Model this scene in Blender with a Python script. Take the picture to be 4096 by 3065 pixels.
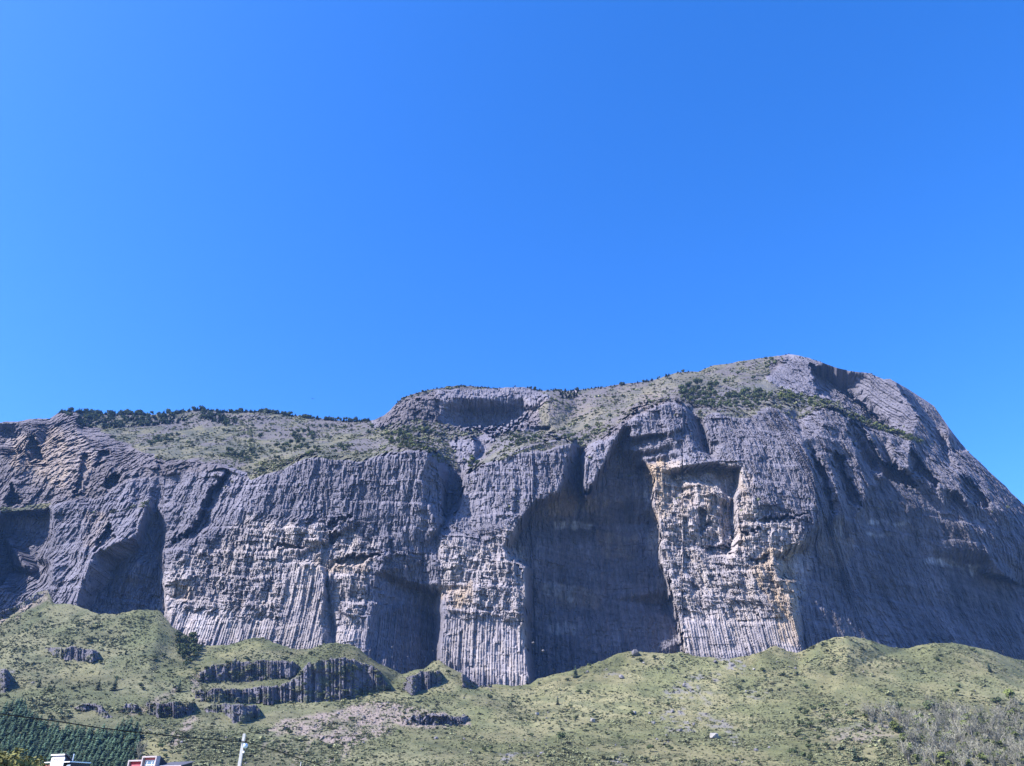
import bpy, bmesh, math, random
import numpy as np
from mathutils import Vector, Matrix
from mathutils.geometry import delaunay_2d_cdt

scene = bpy.context.scene
for o in list(bpy.data.objects):
    bpy.data.objects.remove(o)
COL = scene.collection
random.seed(7)
RNG = np.random.default_rng(11)

# ------------------------------------------------------------------ camera, light, exposure
PITCH = math.radians(29.0)
FPX, CX, CY = 3074.0, 2048.0, 1532.5          # focal length and centre in photo pixels (4096 x 3065)
CAMZ = 1.7
cam_d = bpy.data.cameras.new('camera')
cam_d.sensor_fit = 'HORIZONTAL'
cam_d.sensor_width = 36.0
cam_d.lens = FPX / 4096.0 * 36.0
cam_d.clip_start = 0.5
cam_d.clip_end = 20000.0
cam = bpy.data.objects.new('camera', cam_d)
cam.location = (0, 0, CAMZ)
cam.rotation_euler = (math.radians(90) + PITCH, 0, 0)
COL.objects.link(cam)
scene.camera = cam

SUN_AZ = 66.0      # degrees left of the direction from the cliff to the camera
SUN_EL = 44.0
se, sa = math.radians(SUN_EL), math.radians(SUN_AZ)
TO_SUN = Vector((-math.cos(se) * math.sin(sa), -math.cos(se) * math.cos(sa), math.sin(se)))
sun_d = bpy.data.lights.new('sun', 'SUN')
sun_d.energy = 5.0
sun_d.angle = math.radians(0.5)
sun_d.color = (1.0, 0.93, 0.87)
sun = bpy.data.objects.new('sun', sun_d)
sun.rotation_euler = (-TO_SUN).to_track_quat('-Z', 'Y').to_euler()
sun.location = (-300, -100, 900)
COL.objects.link(sun)

world = bpy.data.worlds.new('World')
scene.world = world
world.use_nodes = True
wn, wl = world.node_tree.nodes, world.node_tree.links
wn.clear()
sky = wn.new('ShaderNodeTexSky')
sky.sky_type = 'NISHITA'
sky.sun_disc = False
sky.sun_elevation = se
sky.sun_rotation = math.atan2(TO_SUN.x, TO_SUN.y)
sky.altitude = 300
sky.air_density = 1.0
sky.dust_density = 0.9
sky.ozone_density = 3.0
hs = wn.new('ShaderNodeHueSaturation')
hs.inputs['Saturation'].default_value = 1.34
tint = wn.new('ShaderNodeMix'); tint.data_type = 'RGBA'; tint.blend_type = 'MULTIPLY'
tint.inputs[0].default_value = 1.0
tint.inputs[7].default_value = (0.86, 0.94, 1.28, 1)
bg = wn.new('ShaderNodeBackground')
bg.inputs['Strength'].default_value = 0.125
wo = wn.new('ShaderNodeOutputWorld')
wl.new(sky.outputs[0], hs.inputs['Color'])
wl.new(hs.outputs[0], tint.inputs[6])
wl.new(tint.outputs[2], bg.inputs['Color'])
wl.new(bg.outputs[0], wo.inputs['Surface'])

scene.view_settings.view_transform = 'Standard'
scene.view_settings.look = 'None'
scene.view_settings.gamma = 1.0
scene.view_settings.use_curve_mapping = False
scene.view_settings.exposure = 1.22
scene.render.engine = 'CYCLES'
scene.cycles.max_bounces = 4
scene.cycles.diffuse_bounces = 1

# ------------------------------------------------------------------ helpers
def ray(px, py):
    u = (np.asarray(px, dtype=float) - CX) / FPX
    v = (CY - np.asarray(py, dtype=float)) / FPX
    return u, math.cos(PITCH) - v * math.sin(PITCH), math.sin(PITCH) + v * math.cos(PITCH)

def world_at(px, py, Y):
    """photo pixel + distance along the ground -> world x, y, z"""
    x, y, z = ray(px, py)
    k = np.asarray(Y, dtype=float) / y
    return x * k, y * k, CAMZ + z * k

def tag(o, label=None, cat=None, group=None, kind=None):
    if label: o['label'] = label
    if cat: o['category'] = cat
    if group: o['group'] = group
    if kind: o['kind'] = kind
    return o

def link(o, parent=None):
    COL.objects.link(o)
    if parent is not None:
        o.parent = parent
    return o

def empty(name, loc, label, cat, group=None, rz=0.0):
    o = bpy.data.objects.new(name, None)
    o.empty_display_size = 0.5
    o.location = loc
    o.rotation_euler = (0, 0, rz)
    link(o)
    return tag(o, label, cat, group)

def hash2(a, b, seed=0):
    a = np.asarray(a).astype(np.int64); b = np.asarray(b).astype(np.int64)
    h = (a * 374761393 + b * 668265263 + seed * 974634777) & 0xFFFFFFFF
    h = ((h ^ (h >> 13)) * 1274126177) & 0xFFFFFFFF
    h = (h ^ (h >> 16)) & 0xFFFFFFFF
    h = (h * 2246822519) & 0xFFFFFFFF
    h = h ^ (h >> 15)
    return (h & 0xFFFFFF) / float(0xFFFFFF)

def vnoise(x, y, seed=0):
    xi = np.floor(x); yi = np.floor(y)
    fx = x - xi; fy = y - yi
    fx = fx * fx * (3 - 2 * fx); fy = fy * fy * (3 - 2 * fy)
    a = hash2(xi, yi, seed); b = hash2(xi + 1, yi, seed)
    c = hash2(xi, yi + 1, seed); d = hash2(xi + 1, yi + 1, seed)
    return (a * (1 - fx) + b * fx) * (1 - fy) + (c * (1 - fx) + d * fx) * fy

def fbm(x, y, seed=0, octaves=4, gain=0.5):
    s = 0; amp = 1; tot = 0
    for i in range(octaves):
        s = s + amp * (vnoise(x * 2 ** i + 17.3 * i, y * 2 ** i - 9.1 * i, seed + i) - 0.5) * 2
        tot += amp; amp *= gain
    return s / tot

def in_poly(X, Y, poly):
    inside = np.zeros(X.shape, bool)
    n = len(poly)
    xs = [p[0] for p in poly]; ys = [p[1] for p in poly]
    bb = (X > min(xs)) & (X < max(xs)) & (Y > min(ys)) & (Y < max(ys))
    Xb = X[bb]; Yb = Y[bb]
    ins = np.zeros(Xb.shape, bool)
    for i in range(n):
        x1, y1 = poly[i][:2]; x2, y2 = poly[(i + 1) % n][:2]
        if y1 == y2: continue
        c = ((y1 > Yb) != (y2 > Yb)) & (Xb < (x2 - x1) * (Yb - y1) / (y2 - y1) + x1)
        ins ^= c
    inside[bb] = ins
    return inside

def cdt_surface(lines):
    """sculpt lines [(x, y, depth), ...] -> triangles used to read a depth at any photo pixel"""
    verts, val, edges = [], [], []
    for ln in lines:
        base = len(verts)
        for p in ln:
            verts.append(Vector((p[0], p[1]))); val.append(p[2])
        for i in range(len(ln) - 1):
            edges.append((base + i, base + i + 1))
    nv, ne, nf, ov, oe, of = delaunay_2d_cdt(verts, edges, [], 0, 0.5, True)
    depth = []
    for i, v in enumerate(nv):
        if ov[i]:
            depth.append(val[ov[i][0]])
        else:
            best, bd = 800, 1e9
            for a, b in edges:
                A, B = verts[a], verts[b]
                ab = B - A
                t = max(0, min(1, (v - A).dot(ab) / max(ab.length_squared, 1e-6)))
                d = (A + ab * t - v).length
                if d < bd:
                    bd = d; best = val[a] * (1 - t) + val[b] * t
            depth.append(best)
    return np.array([(v.x, v.y) for v in nv]), np.array(depth), nf

RS = 4.0   # raster step in photo pixels
def rasterise(surf, x0, x1, y0, y1):
    pts, dep, tris = surf
    nx = int((x1 - x0) / RS) + 1; ny = int((y1 - y0) / RS) + 1
    out = np.full((ny, nx), np.nan)
    for t in tris:
        for k in range(1, len(t) - 1):
            a, b, c = t[0], t[k], t[k + 1]
            P = pts[[a, b, c]]; D = dep[[a, b, c]]
            ix0 = max(0, int((P[:, 0].min() - x0) / RS)); ix1 = min(nx - 1, int((P[:, 0].max() - x0) / RS) + 1)
            iy0 = max(0, int((P[:, 1].min() - y0) / RS)); iy1 = min(ny - 1, int((P[:, 1].max() - y0) / RS) + 1)
            if ix1 < ix0 or iy1 < iy0: continue
            gx, gy = np.meshgrid(x0 + RS * np.arange(ix0, ix1 + 1), y0 + RS * np.arange(iy0, iy1 + 1))
            det = (P[1, 1] - P[2, 1]) * (P[0, 0] - P[2, 0]) + (P[2, 0] - P[1, 0]) * (P[0, 1] - P[2, 1])
            if abs(det) < 1e-6: continue
            l0 = ((P[1, 1] - P[2, 1]) * (gx - P[2, 0]) + (P[2, 0] - P[1, 0]) * (gy - P[2, 1])) / det
            l1 = ((P[2, 1] - P[0, 1]) * (gx - P[2, 0]) + (P[0, 0] - P[2, 0]) * (gy - P[2, 1])) / det
            l2 = 1 - l0 - l1
            m = (l0 >= -1e-4) & (l1 >= -1e-4) & (l2 >= -1e-4)
            sub = out[iy0:iy1 + 1, ix0:ix1 + 1]
            sub[m] = (l0 * D[0] + l1 * D[1] + l2 * D[2])[m]
    out = np.where(np.isnan(out), np.nanmean(out), out)
    return out

def blur(a, n):
    for _ in range(n):
        p = np.pad(a, 1, mode='edge')
        a = (p[:-2, 1:-1] + 2 * p[1:-1, 1:-1] + p[2:, 1:-1]) / 4
        p = np.pad(a, 1, mode='edge')
        a = (p[1:-1, :-2] + 2 * p[1:-1, 1:-1] + p[1:-1, 2:]) / 4
    return a

class Raster:
    def __init__(self, lines, x0, x1, y0, y1, nblur):
        self.x0, self.y0 = x0, y0
        self.a = blur(rasterise(cdt_surface(lines), x0, x1, y0, y1), nblur)
    def __call__(self, x, y):
        fx = np.clip((np.asarray(x, float) - self.x0) / RS, 0, self.a.shape[1] - 1.001)
        fy = np.clip((np.asarray(y, float) - self.y0) / RS, 0, self.a.shape[0] - 1.001)
        ix = fx.astype(int); iy = fy.astype(int); tx = fx - ix; ty = fy - iy
        a = self.a
        return ((a[iy, ix] * (1 - tx) + a[iy, ix + 1] * tx) * (1 - ty)
                + (a[iy + 1, ix] * (1 - tx) + a[iy + 1, ix + 1] * tx) * ty)

def interp_line(line, x):
    return np.interp(x, [p[0] for p in line], [p[1] for p in line])

# ------------------------------------------------------------------ materials
def mat(name, color, rough=0.9, spec=0.2, noise=None, bump=0.0, metallic=0.0, objrand=0.0):
    m = bpy.data.materials.new(name); m.use_nodes = True
    n, l = m.node_tree.nodes, m.node_tree.links
    b = n['Principled BSDF']
    b.inputs['Roughness'].default_value = rough
    b.inputs['Specular IOR Level'].default_value = spec
    b.inputs['Metallic'].default_value = metallic
    c = tuple(color) + (1,)
    b.inputs['Base Color'].default_value = c
    if noise:
        tc = n.new('ShaderNodeTexCoord')
        nt = n.new('ShaderNodeTexNoise'); nt.inputs['Scale'].default_value = noise[0]
        nt.inputs['Detail'].default_value = 4
        l.new(tc.outputs['Object'], nt.inputs['Vector'])
        mr = n.new('ShaderNodeMapRange')
        mr.inputs['From Min'].default_value = 0.3; mr.inputs['From Max'].default_value = 0.7
        mr.inputs['To Min'].default_value = 1 - noise[1]; mr.inputs['To Max'].default_value = 1 + noise[1]
        l.new(nt.outputs['Fac'], mr.inputs['Value'])
        val = mr.outputs[0]
        if objrand:
            oi = n.new('ShaderNodeObjectInfo')
            m2 = n.new('ShaderNodeMapRange')
            m2.inputs['To Min'].default_value = 1 - objrand; m2.inputs['To Max'].default_value = 1 + objrand
            l.new(oi.outputs['Random'], m2.inputs['Value'])
            mm = n.new('ShaderNodeMath'); mm.operation = 'MULTIPLY'
            l.new(val, mm.inputs[0]); l.new(m2.outputs[0], mm.inputs[1]); val = mm.outputs[0]
        vm = n.new('ShaderNodeVectorMath'); vm.operation = 'SCALE'
        vm.inputs[0].default_value = color
        l.new(val, vm.inputs['Scale'])
        l.new(vm.outputs[0], b.inputs['Base Color'])
        if bump:
            bp = n.new('ShaderNodeBump'); bp.inputs['Strength'].default_value = bump
            l.new(nt.outputs['Fac'], bp.inputs['Height']); l.new(bp.outputs[0], b.inputs['Normal'])
    return m

def terrain_mat(name, scale_fine, bump_dist, stretch):
    m = bpy.data.materials.new(name); m.use_nodes = True
    n, l = m.node_tree.nodes, m.node_tree.links
    b = n['Principled BSDF']
    b.inputs['Roughness'].default_value = 0.95
    b.inputs['Specular IOR Level'].default_value = 0.1
    at = n.new('ShaderNodeAttribute'); at.attribute_name = 'albedo'
    tc = n.new('ShaderNodeTexCoord')
    mp = n.new('ShaderNodeMapping'); mp.inputs['Scale'].default_value = (1, 1, stretch)
    l.new(tc.outputs['Object'], mp.inputs['Vector'])
    n1 = n.new('ShaderNodeTexNoise'); n1.inputs['Scale'].default_value = scale_fine
    n1.inputs['Detail'].default_value = 5; n1.inputs['Roughness'].default_value = 0.65
    l.new(mp.outputs[0], n1.inputs['Vector'])
    mr = n.new('ShaderNodeMapRange')
    mr.inputs['From Min'].default_value = 0.3; mr.inputs['From Max'].default_value = 0.7
    mr.inputs['To Min'].default_value = 0.68; mr.inputs['To Max'].default_value = 1.32
    l.new(n1.outputs['Fac'], mr.inputs['Value'])
    vm = n.new('ShaderNodeVectorMath'); vm.operation = 'SCALE'
    l.new(at.outputs['Color'], vm.inputs[0]); l.new(mr.outputs[0], vm.inputs['Scale'])
    l.new(vm.outputs[0], b.inputs['Base Color'])
    bp = n.new('ShaderNodeBump'); bp.inputs['Strength'].default_value = 0.8
    bp.inputs['Distance'].default_value = bump_dist
    l.new(n1.outputs['Fac'], bp.inputs['Height']); l.new(bp.outputs[0], b.inputs['Normal'])
    return m

def grid_mesh(name, X, Y, Z, alb, m, smooth=False):
    """rows x cols arrays -> mesh"""
    r, c = X.shape
    me = bpy.data.meshes.new(name)
    co = np.stack([X, Y, Z], -1).reshape(-1, 3).astype(np.float32)
    me.vertices.add(r * c)
    me.vertices.foreach_set('co', co.ravel())
    i = np.arange((r - 1) * (c - 1)); rr = i // (c - 1); cc = i % (c - 1)
    a = rr * c + cc
    q = np.stack([a, a + c, a + c + 1, a + 1], -1).astype(np.int32)
    me.loops.add(q.size)
    me.loops.foreach_set('vertex_index', q.ravel())
    me.polygons.add(len(q))
    me.polygons.foreach_set('loop_start', (np.arange(len(q)) * 4).astype(np.int32))
    me.polygons.foreach_set('loop_total', np.full(len(q), 4, np.int32))
    me.update(calc_edges=True)
    ca = me.color_attributes.new('albedo', 'FLOAT_COLOR', 'POINT')
    buf = np.ones((r * c, 4), np.float32); buf[:, :3] = alb.reshape(-1, 3)
    ca.data.foreach_set('color', buf.ravel())
    me.polygons.foreach_set('use_smooth', np.full(len(q), smooth))
    me.materials.append(m)
    o = bpy.data.objects.new(name, me)
    return link(o)

# ------------------------------------------------------------------ outlines read from the photo (pixel x, pixel y, distance)
SKY = [(-500,1700,1150),(0,1689,1100),(65,1686,1100),(124,1676,1110),(199,1674,1120),(239,1649,1130),(273,1644,1130),
 (323,1647,1140),(373,1654,1150),(522,1654,1160),(597,1659,1160),(696,1654,1160),(746,1645,1160),(790,1637,1160),(845,1640,1160),
 (895,1648,1160),(1044,1644,1160),(1100,1650,1160),(1224,1669,1150),(1300,1676,1150),(1373,1683,1140),(1440,1686,1130),
 (1497,1681,1110),(1527,1667,1060),(1557,1644,1040),(1587,1612,1030),(1617,1588,1025),(1661,1573,1025),(1721,1558,1030),
 (1796,1547,1035),(1845,1543,1040),(1920,1548,1045),(1970,1553,1050),(2044,1550,1050),(2094,1549,1055),(2174,1562,1060),
 (2278,1563,1070),(2338,1557,1070),(2423,1547,1075),(2497,1535,1080),(2582,1527,1085),(2646,1510,1090),(2711,1490,1090),
 (2796,1486,1090),(2845,1464,1090),(2920,1454,1090),(2995,1439,1085),(3099,1425,1070),(3149,1418,1060),(3198,1423,1045),
 (3248,1437,1030),(3297,1453,1020),(3347,1471,1010),(3396,1483,1005),(3446,1490,1000),(3481,1494,995),(3535,1518,985),
 (3560,1516,980),(3610,1543,990),(3669,1580,995),(3738,1625,992),(3773,1677,985),(3793,1707,980),(3842,1771,972),
 (3872,1806,968),(3917,1846,965),(3966,1895,963),(4021,1945,965),(4051,1977,966),(4096,2019,968),(4300,2220,975),(4650,2480,1000)]
BASE = [(-500,2500),(0,2445),(60,2425),(100,2405),(150,2370),(189,2359),(214,2414),(298,2419),(348,2439),(398,2456),(472,2456),
 (547,2439),(597,2441),(641,2444),(686,2504),(746,2543),(781,2568),(820,2583),(910,2581),(970,2563),(1019,2548),(1054,2551),
 (1100,2573),(1174,2596),(1239,2596),(1298,2576),(1348,2571),(1398,2578),(1433,2593),(1472,2628),(1522,2658),(1572,2678),
 (1607,2698),(1646,2683),(1696,2675),(1731,2648),(1756,2640),(1786,2663),(1860,2700),(1910,2740),(1960,2740),(1990,2735),
 (2050,2745),(2122,2738),(2149,2717),(2224,2697),(2273,2688),(2348,2663),(2423,2638),(2472,2613),(2527,2606),(2622,2613),
 (2671,2615),(2721,2608),(2776,2623),(2845,2630),(2920,2635),(2995,2623),(3044,2608),(3099,2582),(3144,2602),(3183,2612),
 (3228,2597),(3273,2572),(3337,2550),(3387,2545),(3446,2552),(3496,2567),(3570,2590),(3629,2595),(3694,2577),(3743,2572),
 (3818,2572),(3892,2587),(3966,2602),(4041,2632),(4096,2642),(4300,2700),(4650,2780)]

def L(*p): return list(p)
CLIFF = [
 SKY,
 [(p[0], p[1] - 160, p[2] + 40) for p in SKY[::3]] + [(4700, 2300, 1040)],
 # foot of the wall (continues below the hill's edge)
 L((-500,2560,760),(0,2480,765),(130,2440,770),(200,2420,762),(298,2450,745),(345,2480,742)),
 L((352,2500,770),(560,2500,800),(645,2500,800),(700,2560,752),(820,2620,735),(1000,2610,728),(1150,2640,722),(1285,2640,716)),
 L((1300,2630,736),(1345,2620,738),(1360,2620,726),(1480,2690,728),(1600,2740,760),(1735,2700,795)),
 L((1752,2700,795),(1768,2700,745),(1900,2790,728),(2000,2790,722),(2118,2800,716)),
 L((2136,2790,800),(2400,2720,828),(2700,2680,845)),
 L((2742,2680,735),(2900,2700,728),(3050,2680,722),(3200,2680,716)),
 L((3212,2680,730),(3400,2650,765),(3700,2680,805),(3900,2700,840),(4096,2760,880),(4300,2800,920),(4650,2860,980)),
 # --- far left shoulder
 L((0,1760,1060),(60,1790,1050),(110,1740,1060),(200,1700,1090)),
 L((-500,1850,980),(0,1820,950),(60,1790,945),(120,1740,960),(200,1700,1000),(300,1690,1040)),
 L((110,1780,960),(125,1730,985),(160,1800,965),(185,1850,940)), 
 L((60,1850,905),(100,1820,915),(115,1850,935),(185,1856,935)),
 L((195,1855,895),(150,1870,893),(70,1860,893)),
 L((-500,2030,880),(0,2030,862),(100,2025,862),(200,2018,855),(215,2010,840)),
 L((-500,2050,850),(0,2046,848),(110,2042,846),(200,2030,842)),
 L((20,2060,872),(110,2058,876),(196,2050,876)),
 L((0,2120,874),(60,2280,862),(0,2320,852),(-500,2400,760)),
 L((-500,2100,760),(-300,2200,755),(-120,2200,760),(-60,2150,770),(-60,2300,765)),
 L((-10,2100,850),(-10,2260,850)),
 L((196,2060,876),(190,2150,872),(170,2190,868),(140,2240,856)),
 L((212,2040,820),(215,2110,812),(200,2160,812),(175,2200,822),(165,2230,820)),
 L((60,2270,838),(110,2300,830),(160,2280,842),(175,2260,845)),
 L((0,2340,800),(60,2280,812),(105,2262,808),(130,2275,812),(150,2310,822),(170,2340,800)),
 L((0,2420,785),(60,2390,785),(120,2380,780),(185,2330,790),(196,2300,792)),
 L((203,2290,770),(200,2350,768)),
 # left face between
 L((250,1700,1040),(340,1760,960),(420,1850,880),(430,1930,845)),
 L((240,1960,855),(300,1880,880),(360,1830,905)),
 L((300,1990,830),(320,1930,848),(345,1900,862),(375,1850,885)),
 L((335,1985,845),(350,1930,862),(365,1890,880)),
 L((410,1960,832),(440,1880,855),(470,1860,870)),
 L((420,1990,822),(480,1950,826),(475,1900,852)),
 L((470,1860,862),(500,1890,838),(560,1880,836),(640,1868,838)),
 L((640,1868,838),(780,1850,826),(870,1858,815),(905,1880,808),(880,1920,800),(840,1970,796),(808,2040,790),(790,2095,786),(690,2160,784),(660,2200,786)),
 L((912,1895,826),(890,1930,820),(852,1978,816),(822,2048,808),(804,2100,802),(700,2172,792)),
 L((500,1900,826),(560,2000,812),(590,1985,811)),
 # fin
 L((250,2200,795),(420,2100,795),(540,2040,796),(597,2002,793)),
 L((597,2002,793),(570,2060,778),(545,2140,768),(520,2150,762),(460,2175,757),(378,2211,752),(350,2280,744),(320,2360,738),(305,2430,734)),
 L((604,2060,815),(590,2140,812),(560,2200,806),(470,2260,800),(425,2330,796),(380,2400,788),(352,2450,782)),
 L((620,2012,824),(640,2080,824),(648,2130,824),(636,2200,822),(640,2260,820),(638,2330,818),(650,2440,812)),
 L((648,2060,804),(664,2130,800),(650,2220,786),(654,2330,774),(664,2440,764)),
 L((500,2340,790),(520,2290,788),(545,2250,792)),
 L((210,2260,775),(240,2330,765),(290,2250,780)),
 # top slope left
 L((330,1680,1110),(560,1740,1030),(760,1720,1080),(900,1760,1000),(1100,1760,1010),(1300,1740,1040),(1480,1710,1060)),
 L((600,1820,885),(760,1800,905),(900,1820,880),(1050,1830,880),(1200,1790,905),(1400,1780,905),(1500,1750,950)),
 # main wall lip
 L((912,1895,826),(985,1898,812),(1005,1925,796),(1060,1902,792),(1124,1880,788),(1214,1832,785),(1278,1824,783),(1348,1838,782),
   (1447,1848,780),(1547,1820,778),(1636,1800,776),(1706,1805,776)),
 L((1706,1805,776),(1712,1840,772),(1690,1880,769),(1683,1990,766),(1722,2036,766),(1735,2075,766),(1748,2110,765)),
 L((1735,1812,800),(1746,1850,802),(1766,1947,800),(1768,2000,796),(1770,2060,790),(1768,2100,780)),
 L((700,2200,780),(900,2100,778),(1100,2080,772),(1300,2070,768),(1500,2060,766),(1680,2060,765)),
 L((1000,2000,780),(1300,1960,774),(1600,1940,770)),
 L((680,2350,766),(850,2280,764),(1000,2220,762),(1130,2240,758),(1330,2140,763),(1400,2100,765)),
 L((1420,2115,772),(1345,2150,772),(1322,2170,772)),
 # pillar
 L((1148,2256,752),(1200,2250,749),(1280,2262,748),(1296,2300,746),(1292,2400,740),(1284,2500,732),(1286,2600,722)),
 L((1150,2246,760),(1280,2248,762),(1304,2290,766),(1312,2400,764),(1330,2500,756),(1332,2580,744)),
 L((1318,2310,757),(1328,2400,752),(1345,2480,744),(1356,2570,732)),
 L((1140,2270,754),(1130,2400,745),(1120,2560,730)),
 # main wall right part, turning into the blue recess
 L((1350,2232,765),(1420,2230,764),(1560,2215,764),(1620,2200,764)),
 L((1360,2245,757),(1480,2250,756),(1540,2280,757)),
 L((1560,2120,765),(1620,2180,766),(1690,2200,772),(1745,2180,782),(1752,2130,780)),
 L((1500,2300,752),(1490,2360,750),(1480,2450,744),(1460,2540,738),(1470,2640,732)),
 L((1545,2310,774),(1620,2350,788),(1700,2372,796),(1742,2384,800),(1740,2500,806),(1735,2600,802),(1738,2660,796)),
 L((1560,2295,762),(1620,2320,768),(1700,2345,774),(1745,2360,778),(1770,2370,772)),
 L((1560,2450,760),(1570,2600,752),(1580,2700,744)),
 # B buttress
 L((1845,2050,795),(1849,1997,799),(1853,1922,803),(1862,1898,804),(1920,1860,800),(2000,1838,794),(2028,1818,794),(2075,1798,795),
   (2139,1775,796),(2200,1766,797),(2249,1760,798),(2285,1776,798)),
 L((1756,2121,776),(1796,2090,784),(1838,2048,793)),
 L((1766,2112,800),(1790,2076,820),(1826,2038,850),(1838,1990,862),(1842,1922,868),(1852,1885,866)),
 L((1780,2050,850),(1790,1950,860),(1790,1880,868),(1765,1850,850)),
 L((1760,2140,770),(1756,2250,765),(1748,2330,765),(1752,2352,768)),
 L((1752,2392,790),(1756,2500,792),(1744,2600,786)),
 L((1772,2396,752),(1776,2480,748),(1762,2600,742),(1764,2650,742)),
 L((1940,1940,785),(2000,2050,772),(1960,2200,762),(1900,2350,752),(1900,2500,742),(1900,2650,732)),
 L((2285,1776,798),(2272,1830,792),(2256,1875,788),(2246,1930,784),(2228,1972,780),(2149,2008,774),(2100,2048,770),(2072,2090,766),
   (2050,2136,764),(2010,2190,762),(2040,2240,756),(2098,2272,752),(2104,2404,742),(2092,2514,736),(2104,2608,728),(2118,2712,718)),
 L((2306,1786,840),(2318,1830,862),(2322,1930,864),(2326,1975,864)),
 L((2290,1840,822),(2280,1930,826),(2250,1990,826),(2165,2030,822),(2118,2070,820),(2092,2110,818),(2070,2150,816),(2040,2190,812),(2064,2222,812),(2122,2262,812),
   (2128,2400,818),(2118,2514,814),(2126,2600,810),(2138,2712,804)),
 # C arch
 L((2343,1827,800),(2420,1760,802),(2502,1690,804)),
 L((2343,1827,800),(2336,1900,794),(2335,1940,792),(2340,1975,790),(2362,1962,789),(2392,1896,790),(2422,1838,792),(2440,1790,794),(2492,1702,800)),
 L((2352,1990,844),(2376,1970,844),(2404,1905,846),(2434,1850,846),(2460,1800,846),(2498,1740,840),(2512,1720,830)),
 L((2300,2100,858),(2500,2100,866),(2600,2100,868)),
 L((2250,2400,838),(2450,2400,852),(2680,2420,860)),
 L((2450,1900,850),(2540,1880,848)),
 # D buttress
 L((2502,1686,806),(2532,1648,808),(2577,1623,812),(2646,1618,815),(2700,1608,818),(2736,1632,815)),
 L((2736,1632,815),(2748,1700,806),(2762,1760,798),(2788,1802,792),(2830,1832,790)),
 L((2772,1652,836),(2800,1690,842),(2818,1750,842),(2832,1800,836),(2842,1822,812)),
 L((2516,1705,806),(2526,1748,800),(2600,1735,796),(2680,1728,792)),
 L((2534,1765,824),(2600,1752,816),(2690,1742,800)),
 L((2560,1785,812),(2600,1775,806),(2560,1805,806),(2620,1795,798),(2690,1770,794)),
 L((2566,1825,822),(2620,1815,812),(2720,1790,798)),
 L((2578,1835,808),(2640,1825,800),(2720,1808,794)),
 L((2600,1850,816),(2660,1842,806),(2740,1820,793)),
 L((2590,1860,800),(2606,1885,798),(2619,1913,794),(2610,2025,786),(2620,2040,788),(2637,2094,783),(2642,2149,779),(2634,2203,776),(2640,2257,772),
   (2666,2311,766),(2684,2360,760),(2708,2449,752),(2718,2494,748),(2728,2563,742),(2740,2625,737)),
 L((2583,1870,848),(2613,1915,848),(2604,2025,850),(2631,2094,850),(2636,2149,848),(2628,2203,846),(2634,2257,844),
   (2660,2311,842),(2678,2360,840),(2702,2449,838),(2712,2494,836),(2722,2563,832),(2734,2640,824)),
 L((2620,1870,795),(2690,1880,788),(2753,1862,784),(2865,1848,782),(2912,1866,780),(2960,1862,778)),
 L((2690,1900,816),(2753,1884,816),(2865,1872,816),(2940,1882,814)),
 L((2675,1940,800),(2690,2000,796),(2672,1900,800)),
 L((2724,1960,806),(2740,1925,804),(2790,1922,800),(2865,1950,796),(2925,1995,796)),
 L((2735,1945,790),(2790,1940,788),(2860,1965,786),(2868,2000,788),(2800,2040,784)),
 L((2967,1868,776),(2963,1902,775),(2963,1957,772),(2947,1982,772),(2946,2040,770),(2952,2076,768),(2959,2134,766),(2949,2185,763),(2930,2226,762),(2950,2260,758)),
 L((2946,1892,812),(2944,1950,812),(2930,1985,812),(2926,2040,808),(2930,2076,806),(2936,2134,802),(2926,2180,794),(2908,2216,780)),
 L((2880,2020,796),(2890,2160,790),(2860,2220,775)),
 L((2700,2200,776),(2800,2280,766),(2900,2260,764)),
 L((2700,2350,756),(2850,2400,748),(3000,2420,742),(3100,2420,738)),
 # E wall
 L((2842,1822,792),(2832,1760,806),(2820,1690,820),(2857,1660,824),(2945,1650,828),(2990,1668,828),(3044,1655,832),(3094,1632,838),(3129,1645,838),(3165,1690,828)),
 L((3185,1684,850),(3200,1700,846),(3215,1720,826)),
 L((3213,1687,838),(3248,1659,838),(3297,1634,842),(3347,1640,845),(3396,1672,845)),
 L((3396,1672,845),(3450,1740,838),(3480,1780,838),(3510,1840,838),(3530,1880,838)),
 L((3420,1740,846),(3460,1800,852),(3500,1870,858)),
 L((2900,1760,800),(3050,1760,795),(3180,1780,788)),
 L((3000,2000,768),(3120,2000,764),(3262,2000,766)),
 L((3165,1690,828),(3210,1760,800),(3236,1840,782),(3250,1900,774),(3262,2000,766),(3268,2060,764),(3262,2095,762),(3220,2165,762),(3160,2195,762),(3093,2222,760)),
 L((3246,1800,808),(3275,1870,806),(3300,1960,804),(3325,2050,800),(3300,2120,792),(3240,2190,786),(3160,2220,782),(3105,2240,778)),
 L((3100,2256,756),(3110,2310,750),(3165,2325,750),(3178,2364,747),(3173,2438,742),(3183,2513,734),(3200,2590,726)),
 L((3135,2260,776),(3132,2305,776),(3190,2320,772),(3206,2380,768),(3210,2438,762),(3212,2513,752),(3214,2590,744)),
 # ribs on the right
 L((3300,1700,826),(3308,1790,806),(3330,1900,798),(3350,1980,790),(3358,2045,790)),
 L((3262,1750,806),(3300,1850,799),(3320,1950,796)),
 L((3350,1780,822),(3380,1880,822),(3400,2000,818),(3410,2100,812)),
 L((3400,1720,836),(3420,1800,824),(3440,1900,816),(3460,1990,812)),
 L((3450,1820,838),(3480,1900,834),(3500,2000,832)),
 L((3500,1727,866),(3560,1745,864),(3565,1812,846),(3600,1870,834),(3640,1872,832)),
 L((3540,1800,868),(3575,1880,862),(3620,1910,858),(3660,1890,862)),
 L((3640,1745,870),(3640,1810,848),(3636,1868,834)),
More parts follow.
